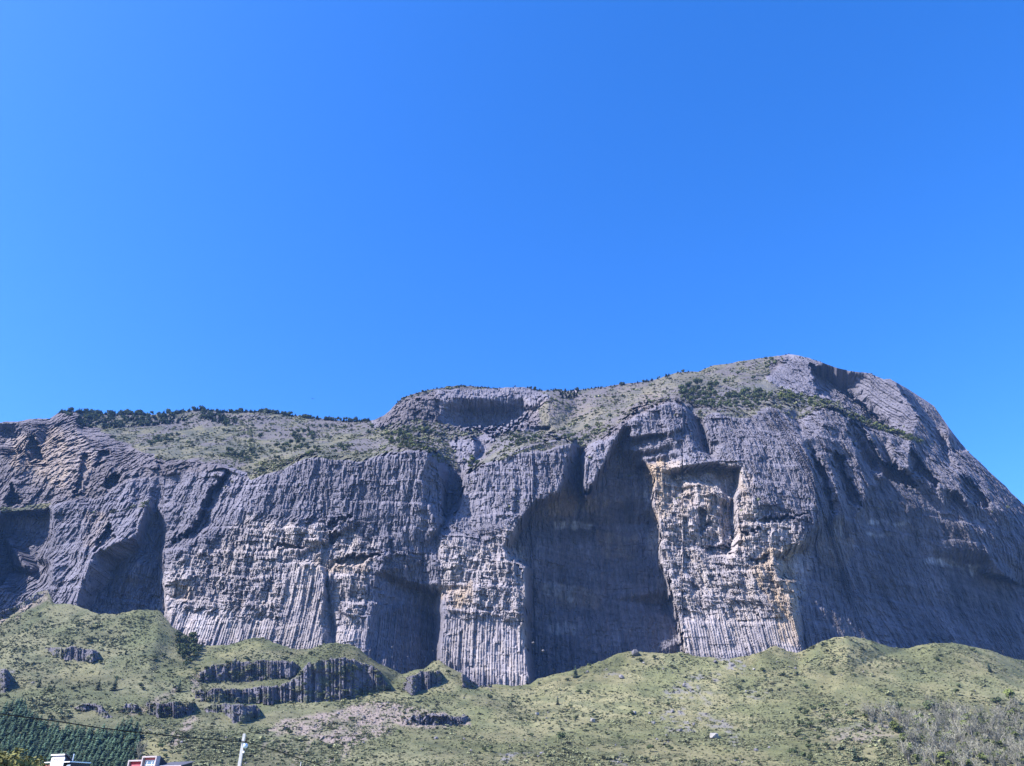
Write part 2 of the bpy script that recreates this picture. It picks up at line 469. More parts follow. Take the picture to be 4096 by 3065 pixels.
 L((3660,1760,876),(3680,1830,866),(3720,1920,850),(3770,1960,846)),
 L((3700,1790,884),(3740,1850,874),(3800,1900,862),(3830,1960,850),(3850,1990,848)),
 L((3790,1740,925),(3800,1820,912),(3860,1880,895),(3900,1960,880),(3960,2010,878),(4010,2040,880),(4030,2060,884)),
 L((3870,1850,925),(3930,1910,920),(4000,1990,915),(4060,2060,912),(4096,2100,915),(4300,2250,935)),
 L((3820,1990,876),(3900,2080,872),(3960,2130,872),(4020,2200,880)),
 L((3820,2040,858),(3880,2120,858),(3940,2200,862)),
 L((3780,2050,856),(3830,2110,856),(3880,2190,860)),
 L((4050,2120,895),(4096,2160,896),(4300,2330,925)),
 L((3900,2170,862),(3960,2230,866),(4020,2300,872)),
 L((3960,2180,876),(4020,2260,884)),
 L((3330,2180,800),(3500,2190,830),(3700,2210,862),(3900,2290,893),(4096,2350,925),(4300,2400,955)),
 L((3260,2350,780),(3400,2370,806),(3600,2390,840),(3800,2420,872),(4096,2460,920),(4300,2520,950)),
 # cap
 L((3240,1435,1035),(3250,1500,1005),(3268,1560,980),(3277,1590,965),(3317,1602,958)),
 L((3306,1464,1072),(3350,1505,1056),(3395,1550,1040),(3435,1600,1024),(3480,1648,1010),(3520,1684,1000),(3546,1704,992)),
 L((3420,1520,1020),(3480,1600,994),(3540,1660,972),(3580,1710,950)),
 L((3610,1548,962),(3640,1600,948),(3679,1660,938),(3743,1750,925),(3800,1850,912)),
 L((3640,1572,985),(3690,1640,974),(3730,1700,966),(3770,1770,958)),
 L((3109,1553,985),(3200,1580,960),(3277,1598,950),(3366,1630,935),(3450,1690,925),(3520,1712,915),(3620,1735,905),(3708,1778,900)),
 L((3109,1600,905),(3200,1620,895),(3300,1622,888),(3366,1642,882),(3450,1700,880),(3520,1722,876),(3620,1742,878),(3700,1784,888)),
 L((3000,1470,1050),(3100,1480,1030),(3180,1450,1035)),
 L((2820,1600,905),(2950,1570,935),(3060,1560,960),(3100,1500,1010)),
 L((2780,1520,1040),(2900,1500,1045)),
 # middle slopes
 L((2350,1790,830),(2420,1730,840),(2500,1660,860),(2600,1600,890),(2700,1585,900),(2780,1610,895)),
 L((2300,1750,860),(2400,1660,920),(2550,1580,980),(2650,1540,1020)),
 L((1870,1880,840),(1960,1830,845),(2080,1770,850),(2200,1745,850),(2270,1745,845)),
 L((2000,1760,900),(2100,1710,925),(2200,1700,930)),
 # green hill, rocks in the gully
 L((1500,1780,905),(1600,1720,950),(1700,1740,930),(1760,1800,880),(1780,1840,870)),
 L((1760,1760,908),(1800,1780,900),(1850,1760,915),(1895,1760,900),(1900,1800,880),(1905,1840,872)),
 L((1915,1760,940),(1950,1790,930),(1930,1830,915),(1900,1860,890)),
 L((1640,1735,930),(1700,1745,925),(1760,1755,915)),
 L((1640,1755,905),(1700,1768,900),(1760,1780,892)),
 # butte amphitheatre
 L((1560,1690,1010),(1617,1680,1000),(1680,1684,1000),(1746,1694,1000),(1845,1717,1000),(1910,1723,1000),(2019,1717,1000),(2069,1698,1000),(2110,1668,1000),(2140,1640,1002)),
 L((1772,1688,1015),(1850,1704,1040),(1950,1712,1054),(2030,1704,1056),(2080,1684,1050),(2110,1640,1046)),
 L((1640,1600,1010),(1740,1600,1006),(1850,1595,1014),(1950,1590,1022),(2040,1592,1028),(2100,1588,1036)),
 L((1790,1650,1022),(1900,1655,1048),(2020,1655,1054),(2090,1630,1048)),
 L((2114,1628,996),(2149,1602,996),(2189,1582,1000),(2260,1600,1000),(2290,1660,985),(2280,1710,960),(2150,1722,950)),
 L((2320,1580,1035),(2450,1570,1030),(2600,1560,1030),(2620,1590,990),(2500,1600,985),(2400,1590,1000)),
 L((4700,2520,1050),(4700,2900,1000)),
 L((-500,2800,740),(1000,2850,720),(2000,2900,720),(3000,2850,730),(4000,2900,860),(4700,3000,960)),
]
cliffY = Raster(CLIFF, -460, 4620, 1400, 2860, 1)
import copy
cliffS = copy.copy(cliffY); cliffS.a = blur(cliffY.a, 40)

HTOP = [(-500,2500,700),(0,2445,700),(150,2370,715),(189,2359,718),(214,2414,700),(398,2456,690),(547,2439,692),(641,2444,695),
 (746,2543,690),(820,2583,688),(910,2581,690),(1019,2548,695),(1100,2573,690),(1239,2596,688),(1348,2571,690),(1433,2593,690),(1522,2658,690),
 (1607,2698,695),(1696,2675,700),(1756,2640,705),(1860,2700,690),(1960,2740,685),(2122,2738,685),(2273,2688,692),(2423,2638,700),
 (2527,2606,702),(2721,2608,700),(2845,2630,695),(2995,2623,695),(3099,2582,690),(3183,2612,688),(3273,2572,680),(3387,2545,672),
 (3496,2567,680),(3629,2595,700),(3743,2572,690),(3818,2572,690),(3966,2602,705),(4096,2642,720),(4300,2700,760),(4650,2780,820)]
HILL = [HTOP,
 [(p[0], p[1] - 60, p[2] + 25) for p in HTOP[::2]] + [(4700, 2700, 850)],
 L((-500,2700,600),(0,2680,600),(300,2700,600),(600,2700,600),(760,2700,604)),
 L((780,2650,645),(900,2630,655),(1100,2625,658),(1300,2622,655),(1430,2628,655),(1520,2680,652),(1565,2730,650)),
 L((760,2750,585),(1000,2815,578),(1340,2800,590),(1565,2765,606),(1700,2780,600),(1850,2770,610),(2000,2760,650)),
 L((-500,2860,520),(0,2850,520),(300,2820,528),(560,2850,520),(1000,2870,530),(1400,2880,535),(1600,2850,560),(1800,2850,570),(2000,2860,560)),
 L((2150,2790,630),(2300,2760,640),(2500,2720,650),(2700,2730,640),(3000,2720,640),(3200,2710,635),(3400,2680,625),(3700,2690,630),(4000,2720,620),(4650,2850,620)),
 L((2100,2880,560),(2400,2850,575),(2700,2860,570),(3000,2850,565),(3300,2830,560),(3600,2830,555),(3900,2850,540),(4650,2950,540)),
 L((-500,2960,465),(0,2950,465),(400,2950,468),(700,2960,465),(1000,2970,475),(1400,2980,480),(1800,2970,490),(2200,2980,490),(2700,2970,495),(3200,2960,480),(3700,2950,470),(4650,3000,465)),
 L((-500,3065,425),(0,3065,425),(1000,3065,430),(2000,3065,440),(3000,3065,430),(4096,3065,415),(4700,3065,415)),
 L((-500,3150,395),(1000,3150,400),(2000,3150,405),(3000,3150,400),(4700,3150,385)),
]
hillY = Raster(HILL, -460, 4620, 2300, 3152, 6)

# rock bands that break through the hillside: outline in photo pixels
BANDS = [
 [(790,2720),(800,2690),(850,2655),(950,2642),(1050,2638),(1150,2648),(1200,2655),(1180,2700),(1100,2718),(1000,2724),(900,2722),(820,2728)],
 [(775,2790),(780,2765),(850,2750),(1000,2752),(1100,2745),(1180,2705),(1240,2650),(1340,2634),(1420,2638),(1480,2655),(1530,2700),(1562,2758),(1450,2777),(1340,2799),(1250,2814),(1100,2808),(1000,2814),(850,2807)],
 [(587,2852),(590,2812),(650,2806),(775,2806),(780,2850),(760,2862),(680,2864),(630,2862)],
 [(815,2830),(850,2815),(950,2818),(1040,2826),(1045,2868),(1000,2885),(930,2882),(880,2850),(830,2850)],
 [(300,2830),(330,2812),(380,2818),(430,2850),(455,2868),(420,2872),(370,2850),(320,2842)],
 [(478,2842),(500,2815),(545,2818),(562,2835),(540,2848),(500,2850)],
 [(186,2596),(220,2592),(270,2590),(300,2596),(350,2598),(392,2612),(396,2640),(370,2650),(320,2646),(250,2642),(225,2632)],
 [(1612,2740),(1640,2705),(1700,2688),(1750,2684),(1772,2705),(1760,2740),(1700,2762),(1650,2780),(1625,2776)],
 [(1845,2700),(1880,2680),(1930,2680),(1975,2720),(1960,2748),(1900,2748),(1850,2745)],
 [(1610,2900),(1650,2860),(1750,2860),(1870,2860),(1880,2880),(1800,2900),(1700,2905)],
 [(-60,2480),(-60,2504),(100,2420),(180,2372),(170,2362),(80,2405)],
 [(0,2760),(0,2680),(30,2675),(46,2720),(40,2760),(15,2775)],
]

# ------------------------------------------------------------------ rock relief in world metres
def sstep(a, b, x):
    t = np.clip((x - a) / (b - a), 0, 1)
    return t * t * (3 - 2 * t)

def columns(s, Z, w, tier, seed, facet=0.45, rnd=0.5, lean=0.0):
    """depth relief of standing basalt columns: faceted prisms, broken off in tiers"""
    s = s + lean * Z
    k = np.floor(s / w); f = s / w - k
    jit = (hash2(k, 0 * k, seed + 5) - 0.5) * 0.5
    prof = np.where(f < 0.5 + jit * 0.5, f / (0.5 + jit * 0.5), (1 - f) / (0.5 - jit * 0.5))
    prof = np.clip(prof * 1.6, 0, 1)
    off = hash2(k, 0 * k, seed) * 40.0
    tl = tier * (0.6 + 0.8 * hash2(k, 0 * k, seed + 9))
    j = np.floor((Z + off) / tl)
    h = hash2(k, j, seed + 2) - 0.5
    return -(prof * facet * w + h * 2 * rnd * w)

def rock_relief(X, Y, Z, rough, blocky, tilt=0.0):
    s = X + 0.35 * Y[-40:-39] + tilt * Z
    wx = 2.2 * fbm(X / 45, Z / 45, 31, 3)
    lean = 0.25 * blocky * np.sin(X / 60 + Z / 45)
    s1 = s + wx * 0.6 + lean * 18
    # the joints do not run on for ever: each storey of columns is shifted against the next
    zr = np.floor(Z / 5.5 + 1.6 * fbm(X / 14, Z / 40, 28, 3) + 0.4 * hash2(np.floor(X / 9), 0 * X, 29))
    s1 = s1 + 2.4 * hash2(zr, np.floor(X / 26 + 3 * fbm(X / 30, Z / 30, 27, 2)), 26)
    d = columns(s1, Z, 1.9, 6.5, 1, 0.45, 0.80)
    d += columns(s1 + 1.2 * fbm(X / 20, Z / 60, 8, 2), Z, 5.6, 15, 2, 0.16, 0.30)
    d += columns(s1 * 0.9 + 7 * fbm(X / 50, Z / 80, 18, 2), Z, 21, 45, 3, 0.12, 0.12)
    # broken slabs: every block of rock has its own small tilt
    for (bw_, bh_, amp_, tl_, sd_) in ((17, 27, 2.6, 2.8, 300), (7.0, 12, 1.5, 1.8, 310)):
        gx = (s + 0.45 * bw_ * fbm(X / bw_ / 1.3, Z / bh_, sd_, 3)) / bw_
        gz = (Z + 0.12 * X + 0.22 * bh_ * fbm(X / bw_, Z / bh_ / 1.2, sd_ + 1, 3)) / bh_
        iz = np.floor(gz); gx = gx + 0.5 * (iz % 2); ix = np.floor(gx)
        fx = gx - ix - 0.5; fz = gz - iz - 0.5
        d += (0.35 + 0.65 * blocky) * (amp_ * (hash2(ix, iz, sd_ + 2) - 0.5) + tl_ * (hash2(ix, iz, sd_ + 3) - 0.5) * 2 * fx + tl_ * (hash2(ix, iz, sd_ + 4) - 0.35) * 1.6 * fz)
    # overhanging brick-like courses
    zz = Z + 0.18 * X + 3 * fbm(X / 30, Z / 30, 44, 3)
    bw = 5.2
    row = np.floor(zz / 4.6)
    kk = np.floor((s1 + row * 2.1) / bw)
    frz = zz / 4.6 - row
    d += blocky * (-(hash2(kk, row, 71) - 0.35) * 4.6 - 1.5 * (frz) )
    # horizontal breaks between flows
    zb = (Z + 0.06 * X + 9 * fbm(X / 90, Z / 200, 51, 3)) / 27.0
    fr = zb - np.floor(zb)
    d += 2.6 * sstep(0.0, 0.12, fr) * (1 - fr) * (0.4 + hash2(np.floor(zb), np.floor(X / 60), 3))
    d += 5.0 * fbm(X / 34, Z / 42, 61, 4)
    return d * rough

FLUTES = [
 [(3230,1430),(3480,1480),(3760,1640),(3860,1860),(3720,1800),(3560,1715),(3300,1600)],
 [(3040,1480),(3230,1480),(3270,1590),(3120,1550)],
 [(1150,2262),(1285,2262),(1290,2640),(1110,2620)],
 [(1760,2470),(2110,2480),(2130,2800),(1750,2760)],
 [(2740,2490),(3190,2470),(3420,2560),(3420,2640),(2740,2680)],
 [(1480,2440),(1760,2440),(1760,2720),(1480,2680)],
 [(660,2470),(1100,2480),(1100,2640),(700,2580)],
]
def rubble_relief(X, zz):
    rr = 5 * fbm(X / 40, zz / 40, 401, 4)
    for (w_, h_, a_, sd_) in ((19, 24, 5.0, 410), (8, 9, 3.0, 420), (3.6, 4.4, 1.9, 430)):
        gx = (X + 0.28 * w_ * fbm(X / w_ / 1.1, zz / h_ / 1.1, sd_, 2)) / w_; gz = (zz + 0.28 * h_ * fbm(X / w_ / 1.1 + 7, zz / h_ / 1.1, sd_ + 1, 2)) / h_
        iz = np.floor(gz); gx = gx + 0.5 * (iz % 2); ix = np.floor(gx); fx = gx - ix - .5; fz = gz - iz - .5
        rr = rr + a_ * (hash2(ix, iz, sd_ + 2) - 0.5) + a_ * (hash2(ix, iz, sd_ + 3) - 0.5) * 1.6 * fx + a_ * (hash2(ix, iz, sd_ + 4) - 0.4) * 1.4 * fz
    return rr

def build_cliff():
    xs = np.concatenate([np.arange(-440, 0, 9.0), np.arange(0, 4096, 2.4), np.arange(4096, 4600, 9.0)])
    NV = 500
    v = np.linspace(0, 1, NV)
    sky_y = interp_line(SKY, xs); base_y = interp_line(BASE, xs) + 60
    sky_y = sky_y + 3.0 * fbm(xs / 22, xs * 0 + 3.3, 5, 4)
    PX = np.repeat(xs[None, :], NV, 0)
    PY = sky_y[None, :] + v[:, None] * (base_y - sky_y)[None, :]
    Y0 = cliffY(PX, PY)
    X, Yw, Z = world_at(PX, PY, Y0)
    sm = np.zeros(PX.shape)
    for poly in SOFTEN:
        sm = np.where(in_poly(PX, PY, poly), 1.0, sm)
    sm = blur(sm, 14)
    Y0 = Y0 * (1 - sm) + cliffS(PX, PY) * sm
    X, Yw, Z = world_at(PX, PY, Y0)
    kk = np.floor((X + 2.0 * fbm(X / 30, Z / 30, 600, 2)) / 3.0); tt = np.floor(Z / 9.0 + 5 * hash2(kk, 0 * kk, 601))
    edge = sstep(0.004, 0.03, v)[:, None] * (1 - sm)
    jy_ = edge * (30 * (hash2(kk, tt, 602) - 0.5) + 14 * fbm(X / 8, Z / 12, 603, 3))
    jx_ = edge * (13 * (hash2(tt, np.floor(X / 40), 604) - 0.5) + 9 * fbm(X / 10, Z / 7, 605, 3))
    dl = (1 - sm) * (cliffY(PX + jx_, PY + jy_) - cliffY(PX, PY))
    Y0 = Y0 + dl * (0.28 + 0.72 * sstep(14, 38, np.abs(dl)))
    cut = np.zeros(PX.shape)
    for poly, dd in RECESS:
        cut = np.maximum(cut, dd * RK * in_poly(PX + jx_ * 0.9 + 3, PY + jy_ * 0.6, poly))
    Y0 = Y0 + blur(cut, 1)
    # what is green, what is bare
    veg = np.zeros(PX.shape)
    jx = PX + 26 * fbm(X / 30, Z / 22, 91, 4); jy = PY + 16 * fbm(X / 30 + 50, Z / 22, 92, 4)
    for poly, a in VEG:
        m = in_poly(jx, jy, poly)
        veg = np.where(m, np.maximum(veg, a), veg)
    scree = fbm(X / 14, Z / 9, 95, 5) * 0.9 + fbm(X / 90, Z / 50, 96, 3)
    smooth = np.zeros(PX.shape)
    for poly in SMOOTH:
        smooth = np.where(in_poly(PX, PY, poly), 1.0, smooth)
    blocky = np.zeros(PX.shape)
    for poly in BLOCKY:
        blocky = np.where(in_poly(PX + 30 * fbm(X / 20, Z / 20, 97, 3), PY + 25 * fbm(X / 25, Z / 25, 98, 3), poly), 1.0, blocky)
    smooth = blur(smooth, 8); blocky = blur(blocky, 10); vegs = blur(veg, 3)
    rough = (1 - 0.38 * smooth) * (1 - 0.88 * np.clip(vegs * 1.3, 0, 1))
    tilt = 0.34 * blur(in_poly(PX, PY, [(3020,1400),(3300,1430),(3700,1560),(4600,2500),(4600,2900),(3500,2700),(3250,1900),(3060,1600)]).astype(float), 40)
    rel = rock_relief(X, Y0, Z, rough, blocky * (1 - smooth), tilt)
    flu = np.zeros(PX.shape)
    for poly in FLUTES:
        flu = np.where(in_poly(PX + 30 * fbm(X / 12, Z / 12, 700, 3), PY + 40 * fbm(X / 9, Z / 30, 701, 3), poly), 1.0, flu)
    flh = np.zeros(PX.shape)
    for poly in ([(2850,1700),(3180,1690),(3240,1960),(3000,1900)], [(1080,1915),(1690,1830),(1690,1990),(1350,2040),(1000,2010)], [(1900,1860),(2280,1800),(2240,1960),(1900,1980)]):
        flh = np.where(in_poly(PX + 60 * fbm(X / 16, Z / 16, 705, 3), PY + 60 * fbm(X / 12, Z / 20, 706, 3), poly), 1.0, flh)
    flh = blur(flh, 8)
    flu = blur(flu, 6)
    sf = X + tilt * Z + 0.35 * Y0[-40:-39]
    cap = (PX > 3225) & (PY < 1900)
    rf = columns(sf + 0.5 * fbm(X / 20, Z / 60, 702, 2), Z, 2.3, 48, 703, 0.55, 0.75) * ~cap + columns(sf, Z, 4.0, 90, 704, 0.5, 0.6) * cap
    rel = rel * (1 - 0.6 * flu - 0.25 * flh) + rf * flu + 0.7 * flh * columns(sf + 1.5 * fbm(X / 15, Z / 25, 707, 3) + 2.1 * hash2(np.floor(Z / 12), np.floor(X / 22), 709), Z, 2.6, 13, 708, 0.5, 0.8)
    rub = np.zeros(PX.shape)
    for poly in RUBBLE:
        rub = np.where(in_poly(PX + 20 * fbm(X / 20, Z / 20, 197, 3), PY + 15 * fbm(X / 25, Z / 25, 198, 3), poly), 1.0, rub)
    rub = blur(rub, 8)
    rr = rubble_relief(X, Z + 0.35 * Y0)
    rel = rel * (1 - rub) + 1.5 * rr * rub * (1 - 0.8 * np.clip(vegs * 1.3, 0, 1))
    rel += vegs * (1.6 * fbm(X / 7, Z / 4 + Y0 / 9, 33, 4) + 5 * fbm(X / 35, Y0 / 35, 34, 3))
    # keep the outline against the sky calm
    rel *= sstep(-0.008, 0.010, v)[:, None]
    Y1 = Y0 + rel
    X, Yw, Z = world_at(PX, PY, Y1)
    # colours of the stone, with shade painted into the smooth hollows
    base = np.array([0.136, 0.131, 0.158]); alb = np.zeros(PX.shape + (3,)) + base
    k = np.floor((X + 0.35 * Y0 + 5 * fbm(X / 45, Z / 45, 31, 3) * 0.6) / 2.7)
    tone = 1 + 0.26 * (hash2(k, np.floor(Z / 17 + hash2(k, k, 4) * 9), 12) - 0.5) + 0.30 * fbm(X / 50, Z / 50, 13, 4)
    alb *= tone[..., None]
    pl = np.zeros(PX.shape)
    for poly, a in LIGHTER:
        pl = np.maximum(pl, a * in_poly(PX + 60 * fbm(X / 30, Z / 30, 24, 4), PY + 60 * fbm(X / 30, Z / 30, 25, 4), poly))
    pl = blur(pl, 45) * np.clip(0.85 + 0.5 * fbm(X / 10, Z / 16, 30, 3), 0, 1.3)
    alb = alb * (1 + 0.75 * pl[..., None]) * (1 + pl[..., None] * np.array([0.15, 0.07, -0.13]))  # paler, warmer tone inside the LIGHTER outlines
    alb = alb * (1 - 0.24 * rub)[..., None] * (1 + rub[..., None] * np.array([0.06, 0.0, -0.08]))
    och = np.zeros(PX.shape)
    for poly, a in OCHRE:
        och = np.maximum(och, a * in_poly(PX + 22 * fbm(X / 12, Z / 12, 14, 3), PY + 22 * fbm(X / 12, Z / 12, 15, 3), poly))
    och = blur(och, 4) * np.clip(0.75 + 0.9 * fbm(X / 6, Z / 20, 16, 3), 0, 1.2)
    alb = alb * (1 - och[..., None]) + np.array([0.31, 0.24, 0.17]) * och[..., None]
    pale = np.zeros(PX.shape)
    for poly, a in PALE:
        pale = np.maximum(pale, a * in_poly(PX + 20 * fbm(X / 9, Z / 12, 17, 3), PY + 16 * fbm(X / 9, Z / 30, 18, 3), poly))
    pale = blur(pale, 3) * np.clip(0.7 + 1.2 * fbm(X / 4, Z / 22, 19, 3), 0, 1.2)
    pale = pale * (0.25 + 0.75 * hash2(k, 0 * k, 140))
    alb = alb * (1 - pale[..., None]) + np.array([0.50, 0.50, 0.52]) * pale[..., None]
    alb *= (1 - 0.22 * smooth)[..., None]  # albedo lowered here to deepen the shade of the hollows
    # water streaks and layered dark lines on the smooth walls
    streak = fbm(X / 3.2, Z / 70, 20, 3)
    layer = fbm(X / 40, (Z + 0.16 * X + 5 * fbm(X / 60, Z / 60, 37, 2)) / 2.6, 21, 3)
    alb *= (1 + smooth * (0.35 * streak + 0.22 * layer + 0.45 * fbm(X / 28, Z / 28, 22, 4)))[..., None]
    grass = np.array([0.120, 0.115, 0.066]); dark = np.array([0.060, 0.066, 0.044]); soil = np.array([0.098, 0.088, 0.098])
    gm = sstep(-0.35, 0.35, fbm(X / 12, Y1 / 16, 23, 4))
    g = dark * (1 - gm[..., None]) + grass * gm[..., None]
    bare = sstep(-0.15, 0.25, scree)[..., None]
    g = g * (1 - 0.75 * bare) + soil * 0.75 * bare
    alb = alb * (1 - veg[..., None]) + g * veg[..., None]
    alb = np.clip(alb, 0.02, 0.75)
    # carry the crest on behind the skyline: a falling back slope
    rows_x, rows_y, rows_z = [], [], []
    for dy, dz in ((1500, -700), (700, -330), (300, -120), (120, -38), (40, -9), (12, -1.5)):
        rows_x.append(X[0] * (1 + dy / Yw[0] * 0.6)); rows_y.append(Yw[0] + dy); rows_z.append(Z[0] + dz)
    X = np.vstack([np.array(rows_x), X]); Yw = np.vstack([np.array(rows_y), Yw]); Z = np.vstack([np.array(rows_z), Z])
    alb = np.concatenate([np.repeat(alb[:1], 6, 0), alb], 0)
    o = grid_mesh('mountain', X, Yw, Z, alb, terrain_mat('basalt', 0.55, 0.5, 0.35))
    tag(o, kind='structure')
    return dict(xs=xs, PY=PY, Y=Y1, veg=veg, X=X[6:], Z=Z[6:], sky=sky_y)

SOFTEN = [
 [(300,1720),(500,1670),(1450,1690),(1560,1740),(1700,1790),(1600,1790),(1450,1830),(1340,1815),(1210,1810),(1000,1880),(700,1830),(500,1800),(380,1760)],
 [(2200,1580),(2500,1550),(2900,1470),(3120,1440),(3150,1500),(3060,1600),(2950,1630),(2780,1590),(2650,1590),(2540,1610),(2380,1760),(2200,1720)],
 [(1880,1860),(2000,1760),(2200,1735),(2080,1780),(1950,1840)],
]
VEG = [
 ([(300,1640),(600,1640),(1100,1630),(1480,1670),(1490,1720),(1560,1690),(1620,1680),(1740,1693),(1845,1718),(1915,1724),(1935,1740),(1905,1755),(1850,1757),(1790,1762),(1800,1800),(1845,1850),(1850,1880),(1780,1850),(1745,1850),(1706,1805),(1640,1800),(1547,1818),(1447,1846),(1348,1836),(1278,1822),(1214,1830),(1124,1878),(1005,1922),(985,1895),(900,1855),(780,1835),(650,1850),(560,1800),(440,1740),(330,1690)], 0.85),
 ([(0,2025),(100,2020),(210,2012),(200,2030),(110,2042),(0,2048)], 1.0),
 ([(1850,1900),(1862,1895),(1930,1855),(2010,1838),(2080,1797),(2200,1765),(2250,1758),(2300,1778),(2330,1790),(2420,1745),(2500,1680),(2560,1620),(2650,1612),(2700,1602),(2750,1640),(2800,1680),(2860,1655),(2990,1668),(3090,1630),(3170,1685),(3240,1655),(3300,1630),(3400,1668),(3500,1722),(3700,1784),(3720,1790),(3690,1760),(3620,1728),(3520,1700),(3450,1670),(3366,1620),(3230,1585),(3130,1550),(3060,1510),(3080,1450),(3110,1418),(2900,1445),(2700,1480),(2500,1525),(2300,1560),(2170,1556),(2130,1562),(2190,1580),(2150,1725),(2000,1730),(1990,1760),(1920,1830),(1870,1880)], 0.62),
 ([(1600,1590),(1720,1548),(1850,1538),(2090,1545),(2090,1552),(1850,1552),(1720,1566),(1620,1600)], 1.0),
 ([(540,2215),(470,2180),(400,2212),(380,2222),(470,2190)], 0.8),
 ([(560,2010),(597,2000),(560,2030),(450,2050)], 0.6),
 ([(2000,1835),(2140,1782),(2250,1765),(2290,1780),(2200,1800),(2100,1812)], 0.8),
]
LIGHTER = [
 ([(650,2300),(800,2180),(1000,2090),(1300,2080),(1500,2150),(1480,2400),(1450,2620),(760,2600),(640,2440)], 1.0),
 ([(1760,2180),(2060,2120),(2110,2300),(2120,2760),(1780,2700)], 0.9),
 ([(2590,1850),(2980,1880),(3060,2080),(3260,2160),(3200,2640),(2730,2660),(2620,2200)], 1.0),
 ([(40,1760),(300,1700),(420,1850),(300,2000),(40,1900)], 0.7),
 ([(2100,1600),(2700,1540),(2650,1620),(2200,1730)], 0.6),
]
RK = 1.5
RECESS = [
 ([(130,1732),(136,1738),(187,1842),(180,1858),(158,1846),(108,1842),(73,1823),(104,1798),(120,1751)], 24),
 ([(332,1823),(361,1823),(367,1861),(342,1918),(316,1982),(294,1991),(304,1944),(320,1893),(323,1855)], 16),
 ([(392,1804),(424,1798),(449,1817),(411,1846),(373,1868),(392,1836)], 16),
 ([(430,1909),(465,1884),(484,1909),(468,1937),(443,1956),(414,1953),(424,1925)], 16),
 ([(218,1767),(269,1754),(263,1776),(234,1795),(218,1785)], 14),
 ([(44,1931),(57,1950),(66,1979),(92,2004),(92,2017),(28,2023),(25,1998),(38,1972)], 18),
 ([(-60,1697),(66,1697),(57,1722),(82,1725),(79,1751),(60,1763),(41,1757),(25,1776),(-60,1810)], 26),
 ([(633,1839),(655,1862),(661,1874),(633,1884)], 10),
 ([(925,1885),(905,1925),(880,1960),(862,1975),(850,2000),(835,2040),(812,2050),(808,2020),(830,1985),(850,1950),(880,1915)], 10),
 ([(820,2050),(795,2110),(750,2150),(690,2175),(686,2168),(740,2135),(790,2080),(806,2050)], 9),
 ([(444,2081),(462,2155),(370,2210),(407,2155)], 14),
 ([(3250,1805),(3292,1864),(3317,1931),(3330,2032),(3342,2057),(3317,2032),(3300,1948),(3267,1881)], 12),
 ([(3393,1679),(3435,1696),(3477,1747),(3511,1797),(3544,1856),(3578,1864),(3620,1881),(3679,1948),(3628,1948),(3511,1898),(3460,1847),(3427,1780),(3393,1730)], 16),
 ([(3334,1805),(3376,1831),(3376,1881),(3435,1965),(3443,2032),(3401,1999),(3359,1906),(3334,1847)], 13),
 ([(3645,1789),(3679,1831),(3712,1881),(3763,1931),(3746,1948),(3679,1898),(3637,1864)], 16),
 ([(3847,1898),(3914,1948),(3964,2015),(3931,2032),(3864,1982),(3847,1948)], 16),
 ([(3242,1452),(3317,1486),(3359,1503),(3410,1578),(3477,1646),(3553,1705),(3511,1700),(3410,1654),(3351,1612),(3275,1570),(3258,1511)], 26),
 ([(3590,1545),(3610,1480),(3760,1520),(3900,1700),(3880,1800),(3796,1814),(3737,1755),(3679,1671),(3620,1578)], 24),
 ([(1306,2117),(1328,2089),(1372,2063),(1416,2066),(1404,2076),(1363,2095),(1334,2117),(1328,2123)], 7),
 ([(1322,2127),(1366,2127),(1353,2149),(1334,2177),(1322,2180)], 9),
 ([(1347,2250),(1385,2225),(1480,2215),(1549,2218),(1480,2234),(1416,2256),(1340,2256)], 9),
 ([(1100,2177),(1147,2174),(1227,2187),(1220,2196),(1138,2190),(1100,2193)], 7),
 ([(3014,2080),(3075,2065),(3159,2065),(3238,2058),(3166,2076),(3057,2089)], 8),
 ([(2959,2134),(3046,2116),(3050,2125),(2985,2141)], 8),
 ([(2996,2246),(3075,2225),(3072,2257),(3036,2261)], 9),
 ([(2800,2029),(2840,2047),(2833,2094),(2804,2149),(2796,2112)], 8),
 ([(2825,2185),(2912,2178),(2930,2199),(2898,2232),(2840,2217)], 8),
]
RUBBLE = [
 [(-440,1600),(330,1640),(480,1760),(640,1830),(900,1850),(930,1890),(780,1890),(640,1900),(500,1930),(420,1985),(215,2020),(-440,2035)],
 [(1480,1690),(1600,1590),(1740,1540),(1760,1600),(1760,1690),(1640,1700),(1560,1720)],
 [(2070,1720),(2140,1600),(2300,1570),(2700,1480),(3100,1410),(3150,1440),(3060,1520),(2640,1620),(2500,1700),(2420,1760),(2300,1740)],
]
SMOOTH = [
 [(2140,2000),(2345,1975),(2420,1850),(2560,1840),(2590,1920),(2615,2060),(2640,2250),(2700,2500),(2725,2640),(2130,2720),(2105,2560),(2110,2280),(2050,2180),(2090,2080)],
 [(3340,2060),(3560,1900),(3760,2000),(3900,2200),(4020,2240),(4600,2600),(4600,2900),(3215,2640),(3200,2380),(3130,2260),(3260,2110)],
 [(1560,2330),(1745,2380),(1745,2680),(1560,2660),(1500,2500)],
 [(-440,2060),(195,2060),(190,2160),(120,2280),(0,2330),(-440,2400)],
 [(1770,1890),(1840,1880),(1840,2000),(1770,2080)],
 [(1640,1650),(2130,1610),(2110,1660),(1910,1722),(1700,1690)],
]
